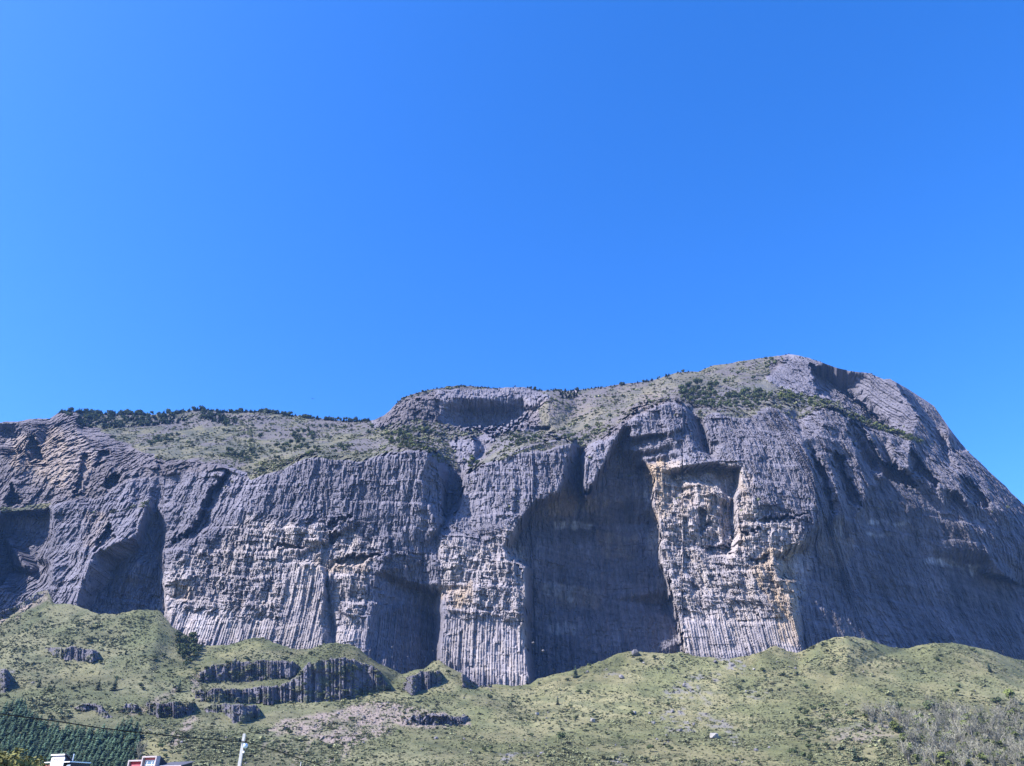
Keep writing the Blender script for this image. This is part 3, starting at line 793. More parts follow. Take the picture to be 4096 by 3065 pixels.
BLOCKY = [
 [(660,2200),(1000,2080),(1330,2060),(1500,2100),(1700,2250),(1480,2300),(1450,2480),(1350,2450),(1330,2300),(1150,2250),(1140,2480),(1000,2440),(760,2440),(660,2360)],
 [(1770,2150),(2060,2090),(2060,2250),(2100,2420),(2090,2520),(1800,2440),(1760,2300)],
 [(2590,1850),(2960,1960),(3240,2060),(3240,2160),(3180,2430),(2980,2420),(2720,2440),(2640,2280),(2640,2130)],
 [(-440,1800),(100,1740),(500,1720),(640,1850),(440,1960),(220,2020),(-440,2030)],
]
OCHRE = [
 ([(2580,1850),(2720,1850),(2720,1930),(2680,2060),(2620,2100)], 0.75),
 ([(2720,1930),(2860,1930),(2860,2060),(2700,2060)], 0.35),
 ([(2950,1890),(3010,1900),(3000,2200),(2950,2220)], 0.45),
 ([(3060,2200),(3160,2180),(3180,2360),(3195,2590),(3130,2560),(3060,2380),(2980,2280)], 0.85),
 ([(1240,2240),(1500,2230),(1480,2290),(1260,2300)], 0.5),
 ([(1760,2360),(1900,2330),(1900,2420),(1790,2440)], 0.7),
 ([(40,1760),(230,1700),(300,1830),(260,1950),(40,1860)], 0.4),
 ([(330,2050),(430,2050),(420,2180),(330,2200)], 0.35),
 ([(2560,1560),(2640,1560),(2640,1610),(2580,1610)], 0.6),
 ([(700,2330),(780,2340),(760,2400),(690,2400)], 0.5),
 ([(3270,2150),(3420,2160),(3400,2260),(3290,2280)], 0.35),
 ([(2200,1970),(2500,2010),(2350,2060),(2200,2060)], 0.4),
 ([(2380,2130),(2560,2150),(2540,2240),(2420,2230)], 0.35),
 ([(2250,2340),(2420,2360),(2400,2440),(2220,2430)], 0.35),
]
PALE = [
 ([(2225,2082),(2300,2086),(2375,2095),(2370,2118),(2230,2112)], 1.0),
 ([(2285,2086),(2335,2090),(2330,2112),(2290,2110)], 1.0),
 ([(2280,2385),(2298,2388),(2296,2408),(2282,2404)], 0.9),
 ([(2170,2330),(2300,2340),(2290,2400),(2180,2380)], 0.35),
 ([(2210,2480),(2330,2500),(2300,2540),(2200,2530)], 0.35),
 ([(3690,2225),(3800,2230),(3860,2275),(3700,2250)], 0.6),
 ([(3860,2255),(3980,2265),(4030,2300),(3900,2300)], 0.8),
 ([(3480,2080),(3640,2090),(3640,2104),(3470,2096)], 0.5),
 ([(3480,2130),(3570,2140),(3560,2150),(3480,2145)], 0.5),
 ([(2580,1955),(2616,1960),(2612,2010),(2580,2000)], 0.4),
 ([(3340,2060),(3370,2062),(3368,2150),(3342,2150)], 0.4),
 ([(700,2440),(900,2420),(1000,2500),(850,2560),(740,2520)], 0.25),
]
cliff = build_cliff()

# ------------------------------------------------------------------ hillside
SCREE = [
 ([(2845,2620),(2990,2640),(3000,2670),(2920,2680),(2860,2650)], 1.0),
 ([(2740,2710),(2860,2690),(2880,2720),(2800,2740),(2770,2790),(2690,2800),(2650,2780),(2700,2740)], 0.8),
 ([(2660,2840),(2720,2820),(2740,2850),(2690,2870),(2640,2880)], 0.9),
 ([(2620,2905),(2700,2880),(2780,2890),(2780,2930),(2720,2930),(2660,2920)], 0.9),
 ([(2800,2850),(2900,2870),(2960,2920),(2990,2990),(2950,2990),(2900,2930),(2800,2890)], 0.7),
 ([(2780,2760),(2860,2770),(2850,2830),(2780,2810)], 0.5),
 ([(2960,2740),(3060,2760),(3040,2800),(2960,2790)], 0.6),
 ([(2420,2680),(2500,2690),(2500,2730),(2440,2720)], 0.6),
 ([(2000,3030),(2110,2995),(2120,3010),(2020,3050)], 0.9),
 ([(2420,3050),(2500,3010),(2500,3065),(2420,3065)], 0.8),
 ([(0,2760),(0,2670),(40,2675),(46,2720),(40,2760)], 1.0),
 ([(3290,2860),(3480,2870),(3560,2910),(3500,2960),(3320,2960),(3300,2920)], 0.3),
]
SOIL = [
 ([(1180,2880),(1280,2850),(1400,2830),(1520,2800),(1620,2830),(1760,2850),(1880,2870),(1880,2910),(1700,2920),(1600,2900),(1540,2940),(1420,2980),(1300,2970),(1200,2940),(1060,2920),(1100,2890)], 0.9),
 ([(560,2850),(500,2870),(640,2780),(700,2740),(690,2770),(620,2830)], 0.7),
 ([(780,2860),(790,2880),(740,2930),(700,2990),(680,2990),(700,2930),(740,2890)], 0.8),
 ([(1420,2950),(1460,2955),(1330,3065),(1290,3065)], 0.6),
 ([(1250,2955),(1270,2960),(1180,3060),(1160,3060)], 0.5),
 ([(1170,2950),(1185,2955),(1120,3020),(1105,3020)], 0.5),
 ([(1100,2940),(1112,2945),(1040,3030),(1025,3030)], 0.5),
 ([(-60,2512),(-60,2535),(100,2440),(200,2392),(196,2360),(100,2424)], 1.0),
 ([(790,2680),(815,2690),(800,2760),(760,2780),(765,2720)], 0.7),
 ([(3330,2910),(3560,2890),(3600,2940),(3500,2970),(3340,2960)], 0.5),
 ([(1000,2935),(1180,2925),(1500,2900),(1600,2910),(1500,2925),(1200,2935)], 0.6),
]
YELLOW = [
 ([(240,2680),(380,2650),(420,2700),(330,2730),(240,2720)], 0.6),
 ([(550,2990),(640,2960),(760,3020),(700,3065),(600,3030)], 0.9),
 ([(590,2945),(650,2955),(630,2975),(590,2960)], 1.0),
 ([(820,2690),(900,2640),(800,2660),(700,2700),(720,2715),(800,2700)], 0.8),
 ([(3290,2720),(3460,2730),(3520,2780),(3430,2800),(3300,2760)], 0.5),
 ([(3330,3030),(3440,2980),(3600,2960),(3560,3020),(3500,3065),(3340,3065)], 0.8),
 ([(3700,2720),(3960,2760),(3960,2820),(3760,2800)], 0.5),
 ([(2600,2990),(2900,2980),(2900,3040),(2700,3065),(2560,3040)], 0.5),
 ([(2500,2820),(2640,2800),(2640,2900),(2540,2940),(2480,2900)], 0.4),
 ([(500,2450),(560,2432),(590,2440),(540,2456)], 1.0),
 ([(850,2625),(1000,2560),(1080,2575),(1000,2610),(900,2640)], 0.7),
 ([(1640,2750),(1760,2725),(1800,2760),(1700,2800)], 0.6),
 ([(3480,2880),(3600,2860),(3560,2900)], 0.8),
 ([(1980,3040),(2200,3020),(2200,3065),(1990,3065)], 0.5),
]

def build_hill():
    xs = np.concatenate([np.arange(-440, 0, 10.0), np.arange(0, 4096, 3.4), np.arange(4096, 4600, 10.0)])
    NV = 170
    v = np.linspace(0, 1, NV)
    top = interp_line(BASE, xs) + 4.0 * fbm(xs / 14, xs * 0 + 8.8, 6, 4)
    bot = np.full(xs.shape, 3145.0)
    PX = np.repeat(xs[None, :], NV, 0)
    PY = top[None, :] + v[:, None] * (bot - top)[None, :]
    Y0 = hillY(PX, PY)
    X, Yw, Z = world_at(PX, PY, Y0)
    jx = PX + 10 * fbm(X / 6, Y0 / 6, 101, 3); jy = PY + 16 * fbm(X / 9, X * 0 + 4.4, 102, 4) + 7 * (hash2(np.floor((X + 0.35 * Y0) / 2.6), 0 * X, 131) - 0.5)
    rock = np.zeros(PX.shape)
    for poly in BANDS:
        m = in_poly(jx, jy, poly)
        # vertical face: the whole band stands at the distance of its foot
        foot = {}
        cols = np.where(m.any(0))[0]
        for c in cols:
            r = np.where(m[:, c])[0]
            f = Y0[r.max(), c]
            Y0[r, c] = f + 0.06 * (Y0[r, c] - f)
        rock = np.maximum(rock, m)
    X, Yw, Z = world_at(PX, PY, Y0)
    kcol = hash2(np.floor((X + 0.35 * Y0) / 2.6), 0 * X, 130)
    soil0 = np.zeros(PX.shape)
    for poly, w in SOIL:
        soil0 = np.maximum(soil0, w * in_poly(jx, jy, poly))
    rel = rock_relief(X * 1.9, Y0 * 1.9, Z * 1.9, 0.17 * rock + 0.20 * blur(soil0, 3), 0.3 * rock + 0.6 * soil0)
    rel += (0.42 * rock + 0.55 * blur(soil0, 3)) * rubble_relief(X * 1.8, (Z + 0.35 * Y0) * 1.8)
    rel += (1 - rock) * (2.2 * fbm(X / 14, Y0 / 14, 103, 4) + 5.5 * fbm(X / 50, Y0 / 50, 104, 3)) * sstep(0, 0.03, v)[:, None]
    Y1 = Y0 + rel
    X, Yw, Z = world_at(PX, PY, Y1)
    def mask(polys, s, soft=2):
        a = np.zeros(PX.shape)
        qx = PX + 40 * fbm(X / 13, Y0 / 13, s, 4); qy = PY + 18 * fbm(X / 13, Y0 / 13, s + 1, 4)
        for poly, w in polys:
            a = np.maximum(a, w * in_poly(qx, qy, poly))
        return blur(a, soft)
    scree = 0.8 * mask(SCREE, 110) * sstep(-0.05, 0.2, fbm(X / 4, Y0 / 6, 111, 3))
    soil = mask(SOIL, 112, 2) * np.clip(0.85 + 1.0 * fbm(X / 5, Y0 / 9, 113, 3), 0.25, 1)
    yel = 0.8 * mask(YELLOW, 114, 7) * np.clip(0.7 + 0.9 * fbm(X / 5, Y0 / 5, 119, 3), 0, 1)
    left_dark = 1 - sstep(1300, 2400, PX + 250 * fbm(X / 60, Y0 / 60, 119, 3))  # ground gets darker towards the left
    g1 = np.array([0.126, 0.133, 0.064]); g2 = np.array([0.186, 0.176, 0.095]); g3 = np.array([0.082, 0.095, 0.050])
    n1 = sstep(-0.3, 0.3, fbm(X / 30, Y0 / 30, 115, 4))[..., None]
    n2 = sstep(-0.1, 0.45, fbm(X / 9, Y0 / 9, 116, 4))[..., None]
    g = (g1 * (1 - n1) + g2 * n1) * (1 - 0.6 * n2) + g3 * 0.6 * n2
    g = g * (1 + 0.45 * fbm(X / 75, Y0 / 45, 123, 4) + 0.30 * fbm(X / 5, Y0 / 5, 124, 3))[..., None] * 0.92
    g = g * (1 - left_dark[..., None] * np.array([0.24, 0.20, 0.14])) * 0.97
    g = g * (1 - yel[..., None]) + np.array([0.185, 0.175, 0.090]) * yel[..., None]
    g = g * (1 - soil[..., None]) + np.array([0.215, 0.178, 0.160]) * soil[..., None]
    g = g * (1 - scree[..., None]) + np.array([0.16, 0.155, 0.165]) * scree[..., None]
    k = np.floor((X + 0.35 * Y0) / 2.7)
    rock = rock * (1 - 0.75 * sstep(0.12, 0.3, fbm(X / 9, Z / 4, 132, 4)))
    rk = np.array([0.115, 0.11, 0.13]) * (1 + 0.22 * (hash2(k, np.floor(Z / 9), 12) - 0.5) + 0.5 * fbm(X / 12, Z / 12, 118, 3))[..., None]
    g = g * (1 - rock[..., None]) + rk * rock[..., None]
    alb = np.clip(g, 0.02, 0.7)
    # tuck the top edge back into the foot of the cliff, carry the bottom on down to the valley floor
    tx = [X[0] * (1 + 70 / Yw[0]), X[0] * (1 + 20 / Yw[0])]; ty = [Yw[0] + 70, Yw[0] + 20]; tz = [Z[0] - 6, Z[0] - 0.8]
    X2 = np.vstack([tx, X, X[-1:] * (1 - 12 / Yw[-1:])]); Y2 = np.vstack([ty, Yw, Yw[-1:] - 12]); Z2 = np.vstack([tz, Z, Z[-1:] - 8])
    alb2 = np.concatenate([alb[:1], alb[:1], alb, alb[-1:]], 0)
    o = grid_mesh('hillside', X2, Y2, Z2, alb2, terrain_mat('hill_ground', 0.9, 0.35, 1.0))
    tag(o, kind='structure')
    return dict(xs=xs, PY=PY, Y=Y1, rock=rock, soil=soil, scree=scree, yel=yel)

hill = build_hill()

def surf(sheet, px, py):
    """distance of the finished ground under photo pixels"""
    px = np.atleast_1d(np.asarray(px, float)); py = np.atleast_1d(np.asarray(py, float))
    xs = sheet['xs']; c = np.clip(np.searchsorted(xs, px), 1, len(xs) - 1)
    c = np.where(np.abs(xs[c - 1] - px) < np.abs(xs[c] - px), c - 1, c)
    t = sheet['PY'][0, c]; b = sheet['PY'][-1, c]; n = sheet['PY'].shape[0]
    r = np.clip(np.round((py - t) / (b - t) * (n - 1)), 0, n - 1).astype(int)
    return r, c, sheet['Y'][r, c]

def ground_pt(sheet, px, py):
    r, c, Y = surf(sheet, px, py)
    x, y, z = world_at(px, py, Y)
    return float(np.atleast_1d(x)[0]), float(np.atleast_1d(y)[0]), float(np.atleast_1d(z)[0])

# valley floor: one sheet from behind the camera to the far distance
def floor_h(y, x=0.0):
    t = np.clip((y - 30) / 370.0, 0, 1)
    return t * t * (3 - 2 * t) * 0.55 * 10.5 + t * 4.5
def build_floor():
    xs = np.concatenate([[-2500, -1500], np.linspace(-800, 800, 200), [1500, 2500]])
    ys = np.concatenate([[-2500, -800], np.linspace(-200, 430, 110)])
    X, Yg = np.meshgrid(xs, ys)
    Z = floor_h(Yg) + 0.15 * fbm(X / 9, Yg / 9, 120, 3)
    n1 = sstep(-0.2, 0.3, fbm(X / 20, Yg / 20, 121, 4))[..., None]
    alb = np.array([0.16, 0.19, 0.07]) * (1 - n1) + np.array([0.26, 0.25, 0.12]) * n1
    o = grid_mesh('valley_floor', X[::-1], Yg[::-1], Z[::-1], alb[::-1], terrain_mat('meadow', 1.5, 0.05, 1.0))
    tag(o, kind='structure')
build_floor()

# ------------------------------------------------------------------ vegetation meshes (unit size, base at z = 0)
def mesh_from(name, verts, faces, m):
    me = bpy.data.meshes.new(name)
    me.from_pydata([tuple(v) for v in verts], [], faces)
    me.update()
    me.materials.append(m)
    return me

def conifer_crown(seed, m, slim=0.2):
    r = random.Random(seed); V, F = [], []
    lv = 11
    for i in range(lv):
        t = i / (lv - 1)
        z = 0.07 + 0.86 * t
        rad = slim * (1 - t) ** 0.85 + 0.012
        n = 9 if t < 0.6 else 6
        ph = r.random() * 6.28
        for k in range(n):
            a = ph + 6.283 * k / n + r.uniform(-0.25, 0.25)
            R = rad * r.uniform(0.7, 1.25); w = R * 0.42 + 0.008
            dz = -0.05 * r.uniform(0.4, 1.4)
            ca, sa2 = math.cos(a), math.sin(a)
            b = len(V)
            V += [(0, 0, z + 0.045), (ca * R * .55 - sa2 * w, sa2 * R * .55 + ca * w, z + dz * .4),
                  (ca * R, sa2 * R, z + dz), (ca * R * .55 + sa2 * w, sa2 * R * .55 - ca * w, z + dz * .4)]
            F += [(b, b + 1, b + 2), (b, b + 2, b + 3)]
    b = len(V)
    V += [(0.012, 0, 0.9), (-0.006, 0.01, 0.9), (-0.006, -0.01, 0.9), (0, 0, 1.0)]
    F += [(b, b + 1, b + 3), (b + 1, b + 2, b + 3), (b + 2, b, b + 3)]
    return mesh_from('crown', V, F, m)

def leafy_crown(seed, m, n=240, rx=0.45, h0=0.18, h1=1.0, leaf=0.085, lobes=6):
    r = random.Random(seed); V, F = [], []
    cs = []
    for i in range(lobes):
        a = r.uniform(0, 6.283); d = rx * 0.55 * math.sqrt(r.random())
        cs.append((d * math.cos(a), d * math.sin(a), h0 + (h1 - h0) * r.uniform(0.35, 0.72), r.uniform(0.42, 0.62)))
    for i in range(n):
        cx, cy, cz, cr = r.choice(cs)
        while True:
            p = Vector((r.gauss(0, 1), r.gauss(0, 1), r.gauss(0, 1)))
            if p.length > 1e-3: break
        p.normalize()
        q = r.random() ** 0.33
        c = Vector((cx + p.x * rx * cr * q, cy + p.y * rx * cr * q, cz + p.z * (h1 - h0) * 0.5 * cr * 1.1 * q))
        if c.z < 0.03: c.z = 0.03 + r.random() * 0.06
        nrm = (p + Vector((r.uniform(-.7, .7), r.uniform(-.7, .7), r.uniform(-.3, .9)))).normalized()
        t1 = nrm.orthogonal().normalized(); t2 = nrm.cross(t1)
        s = leaf * r.uniform(0.6, 1.5); an = r.uniform(0, 6.28)
        u = t1 * math.cos(an) + t2 * math.sin(an); w = nrm.cross(u)
        b = len(V)
        V += [c + u * s, c + w * s * .7, c - u * s * .9, c - w * s * .6]
        F += [(b, b + 1, b + 2), (b, b + 2, b + 3)]
    return mesh_from('crown', V, F, m)

def bare_crown(seed, m, n=26):
    r = random.Random(seed); V, F = [], []
    def stick(a, b_, w):
        d = (b_ - a).normalized(); t = d.orthogonal().normalized() * w; t2 = d.cross(t)
        b = len(V)
        V.extend([a + t, a - t * .5 + t2 * .87, a - t * .5 - t2 * .87, b_])
        F.extend([(b, b + 1, b + 3), (b + 1, b + 2, b + 3), (b + 2, b, b + 3)])
    for i in range(n):
        a = r.uniform(0, 6.283); sp = r.uniform(0.05, 0.42); h = r.uniform(0.5, 1.0)
        p0 = Vector((0.03 * math.cos(a), 0.03 * math.sin(a), 0)); p1 = Vector((sp * .5 * math.cos(a), sp * .5 * math.sin(a), h * .55))
        p2 = Vector((sp * math.cos(a + .2), sp * math.sin(a + .2), h))
        stick(p0, p1 + (p1 - p0) * .2, 0.016); stick(p1, p2, 0.012)
        for j in range(5):
            t = r.random(); q = p1.lerp(p2, t); e = q + Vector((r.uniform(-.13, .13), r.uniform(-.13, .13), r.uniform(.04, .16)))
            stick(q, e, 0.012)
    return mesh_from('crown', V, F, m)

def trunk_mesh(m, h=0.3, r0=0.022, r1=0.012):
    V, F = [], []
    for k in range(6):
        a = k * math.pi / 3
        V.append((r0 * math.cos(a), r0 * math.sin(a), -0.04)); V.append((r1 * math.cos(a) + 0.006, r1 * math.sin(a), h))
    for k in range(6):
        a = 2 * k; b = 2 * ((k + 1) % 6)
        F.append((a, b, b + 1, a + 1))
    F.append(tuple(range(1, 12, 2)))
    return mesh_from('trunk', V, F, m)

M_PINE = mat('pine_needles', (0.085, 0.140, 0.082), noise=(3.0, 0.35), objrand=0.35)
M_PINE2 = mat('dark_needles', (0.034, 0.055, 0.034), noise=(3.0, 0.35), objrand=0.3)
M_LEAF = mat('leaves', (0.072, 0.092, 0.040), noise=(3.0, 0.35), objrand=0.35)
M_LEAF2 = mat('bright_leaves', (0.095, 0.115, 0.035), noise=(3.0, 0.35), objrand=0.3)
M_YEL = mat('yellow_green_leaves', (0.150, 0.150, 0.048), noise=(3.0, 0.45), objrand=0.2)
M_SCRUB = mat('scrub_leaves', (0.178, 0.188, 0.100), noise=(2.0, 0.4), objrand=0.6)
M_GREY = mat('grey_twigs', (0.20, 0.195, 0.15), noise=(3.0, 0.3), objrand=0.3)
M_TRUNK = mat('bark', (0.12, 0.10, 0.085), noise=(6.0, 0.3))
M_PALEBARK = mat('pale_bark', (0.34, 0.32, 0.30), noise=(6.0, 0.3))

CONIF = [conifer_crown(i, M_PINE, 0.20 + 0.03 * (i % 3)) for i in range(4)]
CONIF_D = [conifer_crown(20 + i, M_PINE2, 0.24) for i in range(3)]
BROAD = [leafy_crown(i, M_LEAF, 210) for i in range(4)]
BROAD2 = [leafy_crown(40 + i, M_LEAF2, 210) for i in range(3)]
SHRUB = [leafy_crown(60 + i, M_SCRUB, 70, rx=0.55, h0=0.0, h1=0.7, leaf=0.14, lobes=4) for i in range(4)]
YELL = [leafy_crown(80 + i, M_YEL, 900, rx=0.55, h0=0.05, h1=1.0, leaf=0.045, lobes=11) for i in range(2)]
BARE = [bare_crown(i, M_GREY) for i in range(4)]
T_THIN = trunk_mesh(M_TRUNK)
T_BROAD = trunk_mesh(M_TRUNK, 0.45, 0.030, 0.016)
T_PALE = trunk_mesh(M_PALEBARK, 0.55, 0.022, 0.010)

class Kind:
    """a tree kind: the first one is built, the rest are copies of it and of each of its parts"""
    def __init__(self, name, cat, crowns, trunk):
        self.name, self.cat, self.crowns, self.trunk = name, cat, crowns, trunk
        self.proto = {}
    def put(self, loc, size, label, group=None, wide=1.0, seed=0):
        v = seed % len(self.crowns)
        if v not in self.proto:
            root = bpy.data.objects.new(self.name, None); root.empty_display_size = 0.3; link(root)
            c = link(bpy.data.objects.new('crown', self.crowns[v]), root)
            parts = [c]
            if self.trunk:
                parts.append(link(bpy.data.objects.new('trunk', self.trunk), root))
            self.proto[v] = (root, parts)
            r = root
        else:
            root, parts = self.proto[v]
            r = root.copy(); link(r)
            for p in parts:
                link(p.copy(), r)
        for key in ('label', 'group'):
            if key in r: del r[key]
        r.location = loc
        r.rotation_euler = (0, 0, RNG.uniform(0, 6.28))
        r.scale = (size * wide, size * wide, size)
        return tag(r, label, self.cat, group)

K_PINE = Kind('pine_tree', 'pine tree', CONIF, T_THIN)
K_CON = Kind('conifer_tree', 'conifer', CONIF_D, T_THIN)
K_TREE = Kind('broadleaf_tree', 'tree', BROAD, T_BROAD)
K_TREE2 = Kind('leafy_tree', 'tree', BROAD2, T_BROAD)
K_SHRUB = Kind('shrub', 'shrub', SHRUB, None)
K_BARE = Kind('bare_shrub', 'shrub', BARE, T_PALE)

def px_scale(px, py, Y):
    """metres per photo pixel there"""
    _, yy, _ = ray(px, py)
    return float(Y / (FPX * yy))

def plant(kind, sheet, px, py, hpx, label, group=None, wide=1.0, sink=0.0):
    x, y, z = ground_pt(sheet, px, py)
    h = hpx * px_scale(px, py, y) * 1.05
    return kind.put((x, y, z - sink * h), h, label, group, wide, seed=int(RNG.integers(0, 99)))

def scatter_poly(poly, step, jitter=0.45):
    xs = [p[0] for p in poly]; ys = [p[1] for p in poly]
    out = []
    sx, sy = step
    row = 0
    yy = min(ys)
    while yy < max(ys):
        xx = min(xs) + (row % 2) * sx * .5
        while xx < max(xs):
            qx = xx + RNG.uniform(-jitter, jitter) * sx; qy = yy + RNG.uniform(-jitter, jitter) * sy
            if in_poly(np.array([qx]), np.array([qy]), poly)[0]:
                out.append((qx, qy))
            xx += sx
        yy += sy; row += 1
    return out

# ---- the pine plantation behind the houses
n_con = 0
PLANT = [(-10,2870),(20,2850),(40,2828),(85,2828),(105,2862),(160,2905),(200,2925),(260,2925),(330,2935),(380,2935),(440,2925),(480,2925),(545,2920),(562,2940),(558,2980),(545,3020),(530,3100),(-10,3100)]
for qx, qy in sorted(scatter_poly(PLANT, (18, 20), 0.35), key=lambda p: p[1]):
    plant(K_PINE, hill, qx, qy, RNG.uniform(36, 56), 'dark green pine tree in the dense plantation behind the two houses',
          'pine trees of the plantation', 1.9)
    n_con += 1

# ---- single trees one can point to on the lower slope
SINGLES = [
 (K_CON,154,2750,40,'small dark conifer, leftmost of the row of trees left of the rock bands'),
 (K_CON,216,2752,22,'tiny dark conifer second from the left in the row on the left slope'),
 (K_CON,316,2750,20,'tiny conifer just left of the two tall dark conifers on the left slope'),
 (K_CON,390,2762,46,'left one of the two tall dark conifers on the left slope'),
 (K_CON,455,2764,58,'right one of the two tall dark conifers, tallest tree of the left slope'),
 (K_CON,502,2618,22,'lone small conifer on open grass under the dark rock fin'),
 (K_CON,713,2768,50,'narrow dark conifer left of the brown gully beside the rock bands'),
 (K_CON,636,2850,36,'dark tree growing in front of the dark rock hollow under the slope path'),
 (K_CON,597,2812,18,'tiny tree on the lip above the dark rock hollow'),
 (K_TREE,640,3002,26,'dark bush with long shadow on yellow grass right of the plantation'),
 (K_CON,2303,2712,50,'dark conifer at the shadow edge below the great blue alcove'),
 (K_CON,2231,2820,32,'small dark conifer on the open grass below the alcove conifer'),
 (K_TREE,2245,2975,44,'large dark bush with black shadow on the lower middle slope'),
 (K_TREE,2602,3010,30,'dark round bush near the bottom edge right of the middle'),
 (K_CON,2522,2804,13,'tiny dark stump-like tree in the middle of the open grass slope'),
 (K_CON,3961,2688,38,'dark pointed conifer alone on the far right grass slope'),
 (K_TREE,3827,2784,28,'small dark bush with a shadow on pale grass at the right'),
 (K_TREE,3406,2880,36,'dark bush on the dry grass left of the grey shrub thicket'),
 (K_CON,3426,3045,62,'narrow black-green conifer at the bottom edge before yellow grass'),
 (K_TREE2,4045,2812,56,'broad bright green bush at the right edge above the grey shrubs'),
 (K_TREE,3995,2830,40,'dark green bush left of the broad bright bush at the right edge'),
 (K_TREE,3735,2860,62,'large dark tree with grey branches at the top of the shrub thicket'),
 (K_TREE,3600,2850,44,'dark tree at the upper left corner of the grey shrub thicket'),
 (K_TREE,3540,2990,34,'dark bush on the yellow grass beside the grey thicket'),
 (K_TREE,3810,3058,44,'dark round bush among grey shrubs at the lower right edge'),
 (K_TREE,3212,3040,30,'dark low bush in a group of shadows at the bottom right'),
 (K_TREE,3290,2760,16,'small dark bush just below the crest of the right knoll'),
 (K_TREE,1960,3010,24,'dark bush on green grass below the middle of the cliff'),
 (K_TREE,1850,2990,22,'olive bush on green grass right of the pale streaks'),
 (K_TREE,2358,2672,18,'small pale green bush at the grass edge under the alcove'),
]
for kd, qx, qy, h, lab in SINGLES:
    plant(kd, hill, qx, qy, h, lab, None, 1.15)

# ---- clumps of trees that cannot be told apart one from another
def clump(kind, sheet, poly, step, hr, label, group, wide=1.1, limit=999):
    pts = scatter_poly(poly, step)
    RNG.shuffle(pts)
    for qx, qy in pts[:limit]:
        plant(kind, sheet, qx, qy, RNG.uniform(*hr), label, group, wide)
    return min(len(pts), limit)

clump(K_TREE, hill, [(700,2545),(770,2555),(800,2600),(790,2640),(740,2680),(715,2640)], (16,18), (24,38), 'dark green tree in the thicket at the foot of the main wall', 'trees in the thicket at the wall foot')
clump(K_BARE, hill, [(3420,2880),(3560,2845),(3760,2850),(3960,2870),(4110,2850),(4110,3095),(3950,3095),(3800,3080),(3660,3095),(3600,3000),(3660,2960),(3560,2920),(3440,2910)], (34,30), (42,68), 'grey leafless shrub in the thicket at the lower right', 'grey shrubs of the lower right thicket', 1.25, 170)
clump(K_TREE2, hill, [(3440,2880),(3560,2850),(3960,2880),(4110,2860),(4110,3095),(3660,3095),(3620,3010),(3560,2940)], (44,36), (26,44), 'small green shrub growing between grey shrubs at the lower right', 'green shrubs of the lower right thicket', 1.3, 90)
clump(K_TREE, hill, [(3180,2850),(3330,2830),(3330,2960),(3280,3060),(3150,3060)], (34,34), (18,30), 'dark olive bush on the shadowy slope left of the dry grass', 'olive bushes left of the dry grass', 1.2)
clump(K_SHRUB, hill, [(100,2790),(260,2800),(300,2880),(200,2880),(100,2830)], (26,22), (18,28), 'dark scrubby bush above the pine plantation', 'scrub bushes above the plantation', 1.2)
clump(K_TREE, cliff, [(547,1780),(620,1760),(700,1738),(722,1750),(680,1778),(600,1800)], (18,14), (13,22), 'dark tree in the small diagonal wood on the upper left slope', 'trees of the diagonal wood')
clump(K_TREE, cliff, [(880,1820),(930,1800),(1025,1812),(1030,1840),(960,1848)], (18,14), (15,26), 'dark tree in the grove above the left end of the main wall', 'grove above the left end of the main wall')
clump(K_TREE, cliff, [(1154,1745),(1200,1728),(1263,1735),(1260,1772),(1180,1776)], (18,14), (18,28), 'dark tree in the upper grove on the sunny meadow', 'upper meadow grove')
clump(K_TREE, cliff, [(1084,1790),(1120,1772),(1240,1785),(1235,1812),(1120,1812)], (18,14), (18,28), 'dark tree in the lower grove on the sunny meadow', 'lower meadow grove')
clump(K_TREE2, cliff, [(1222,1800),(1285,1795),(1288,1822),(1218,1826)], (20,14), (16,24), 'bright green tree beside the lower meadow grove', 'bright trees beside the meadow grove')
clump(K_TREE, cliff, [(1318,1790),(1390,1785),(1400,1812),(1325,1816)], (20,15), (16,26), 'dark tree on the meadow above the middle of the main wall', 'trees above the middle of the main wall')
clump(K_TREE2, cliff, [(1535,1740),(1600,1720),(1650,1760),(1740,1800),(1780,1850),(1740,1850),(1690,1805),(1600,1795),(1540,1780)], (19,14), (18,30), 'bright green tree in the wood above the dark gully', 'trees of the wood above the gully')
clump(K_TREE, cliff, [(1600,1705),(1700,1712),(1780,1745),(1800,1760),(1720,1745),(1610,1725)], (19,13), (16,26), 'dark tree below the round rock butte', 'dark trees below the butte')
clump(K_TREE2, cliff, [(1840,1850),(1900,1835),(1920,1860),(1880,1880)], (17,13), (18,26), 'bush at the head of the dark gully', 'bushes at the gully head')
clump(K_TREE, cliff, [(2025,1770),(2080,1752),(2165,1750),(2160,1775),(2070,1790),(2025,1800)], (20,14), (18,28), 'olive bush on top of the middle buttress', 'bushes on top of the middle buttress', 1.3)
clump(K_TREE, cliff, [(2230,1720),(2290,1745),(2340,1790),(2320,1798),(2260,1770)], (20,15), (16,26), 'dark bush in the cleft right of the middle buttress', 'bushes in the cleft')
clump(K_CON, cliff, [(2240,1572),(2330,1564),(2310,1596),(2245,1598)], (14,10), (16,24), 'dark conifer in the small wood right of the butte', 'conifers right of the butte')
clump(K_TREE, cliff, [(2700,1585),(2760,1545),(2830,1530),(2870,1545),(2860,1600),(2960,1570),(3070,1575),(3100,1610),(2980,1650),(2860,1650),(2790,1640)], (20,15), (20,34), 'dark green tree in the wood below the summit', 'trees of the wood below the summit', 1.1, 90)
clump(K_TREE2, cliff, [(3110,1565),(3200,1585),(3280,1605),(3360,1640),(3330,1650),(3230,1625),(3120,1610)], (19,14), (20,32), 'olive tree on the ledge under the summit dome', 'trees on the ledge under the dome')
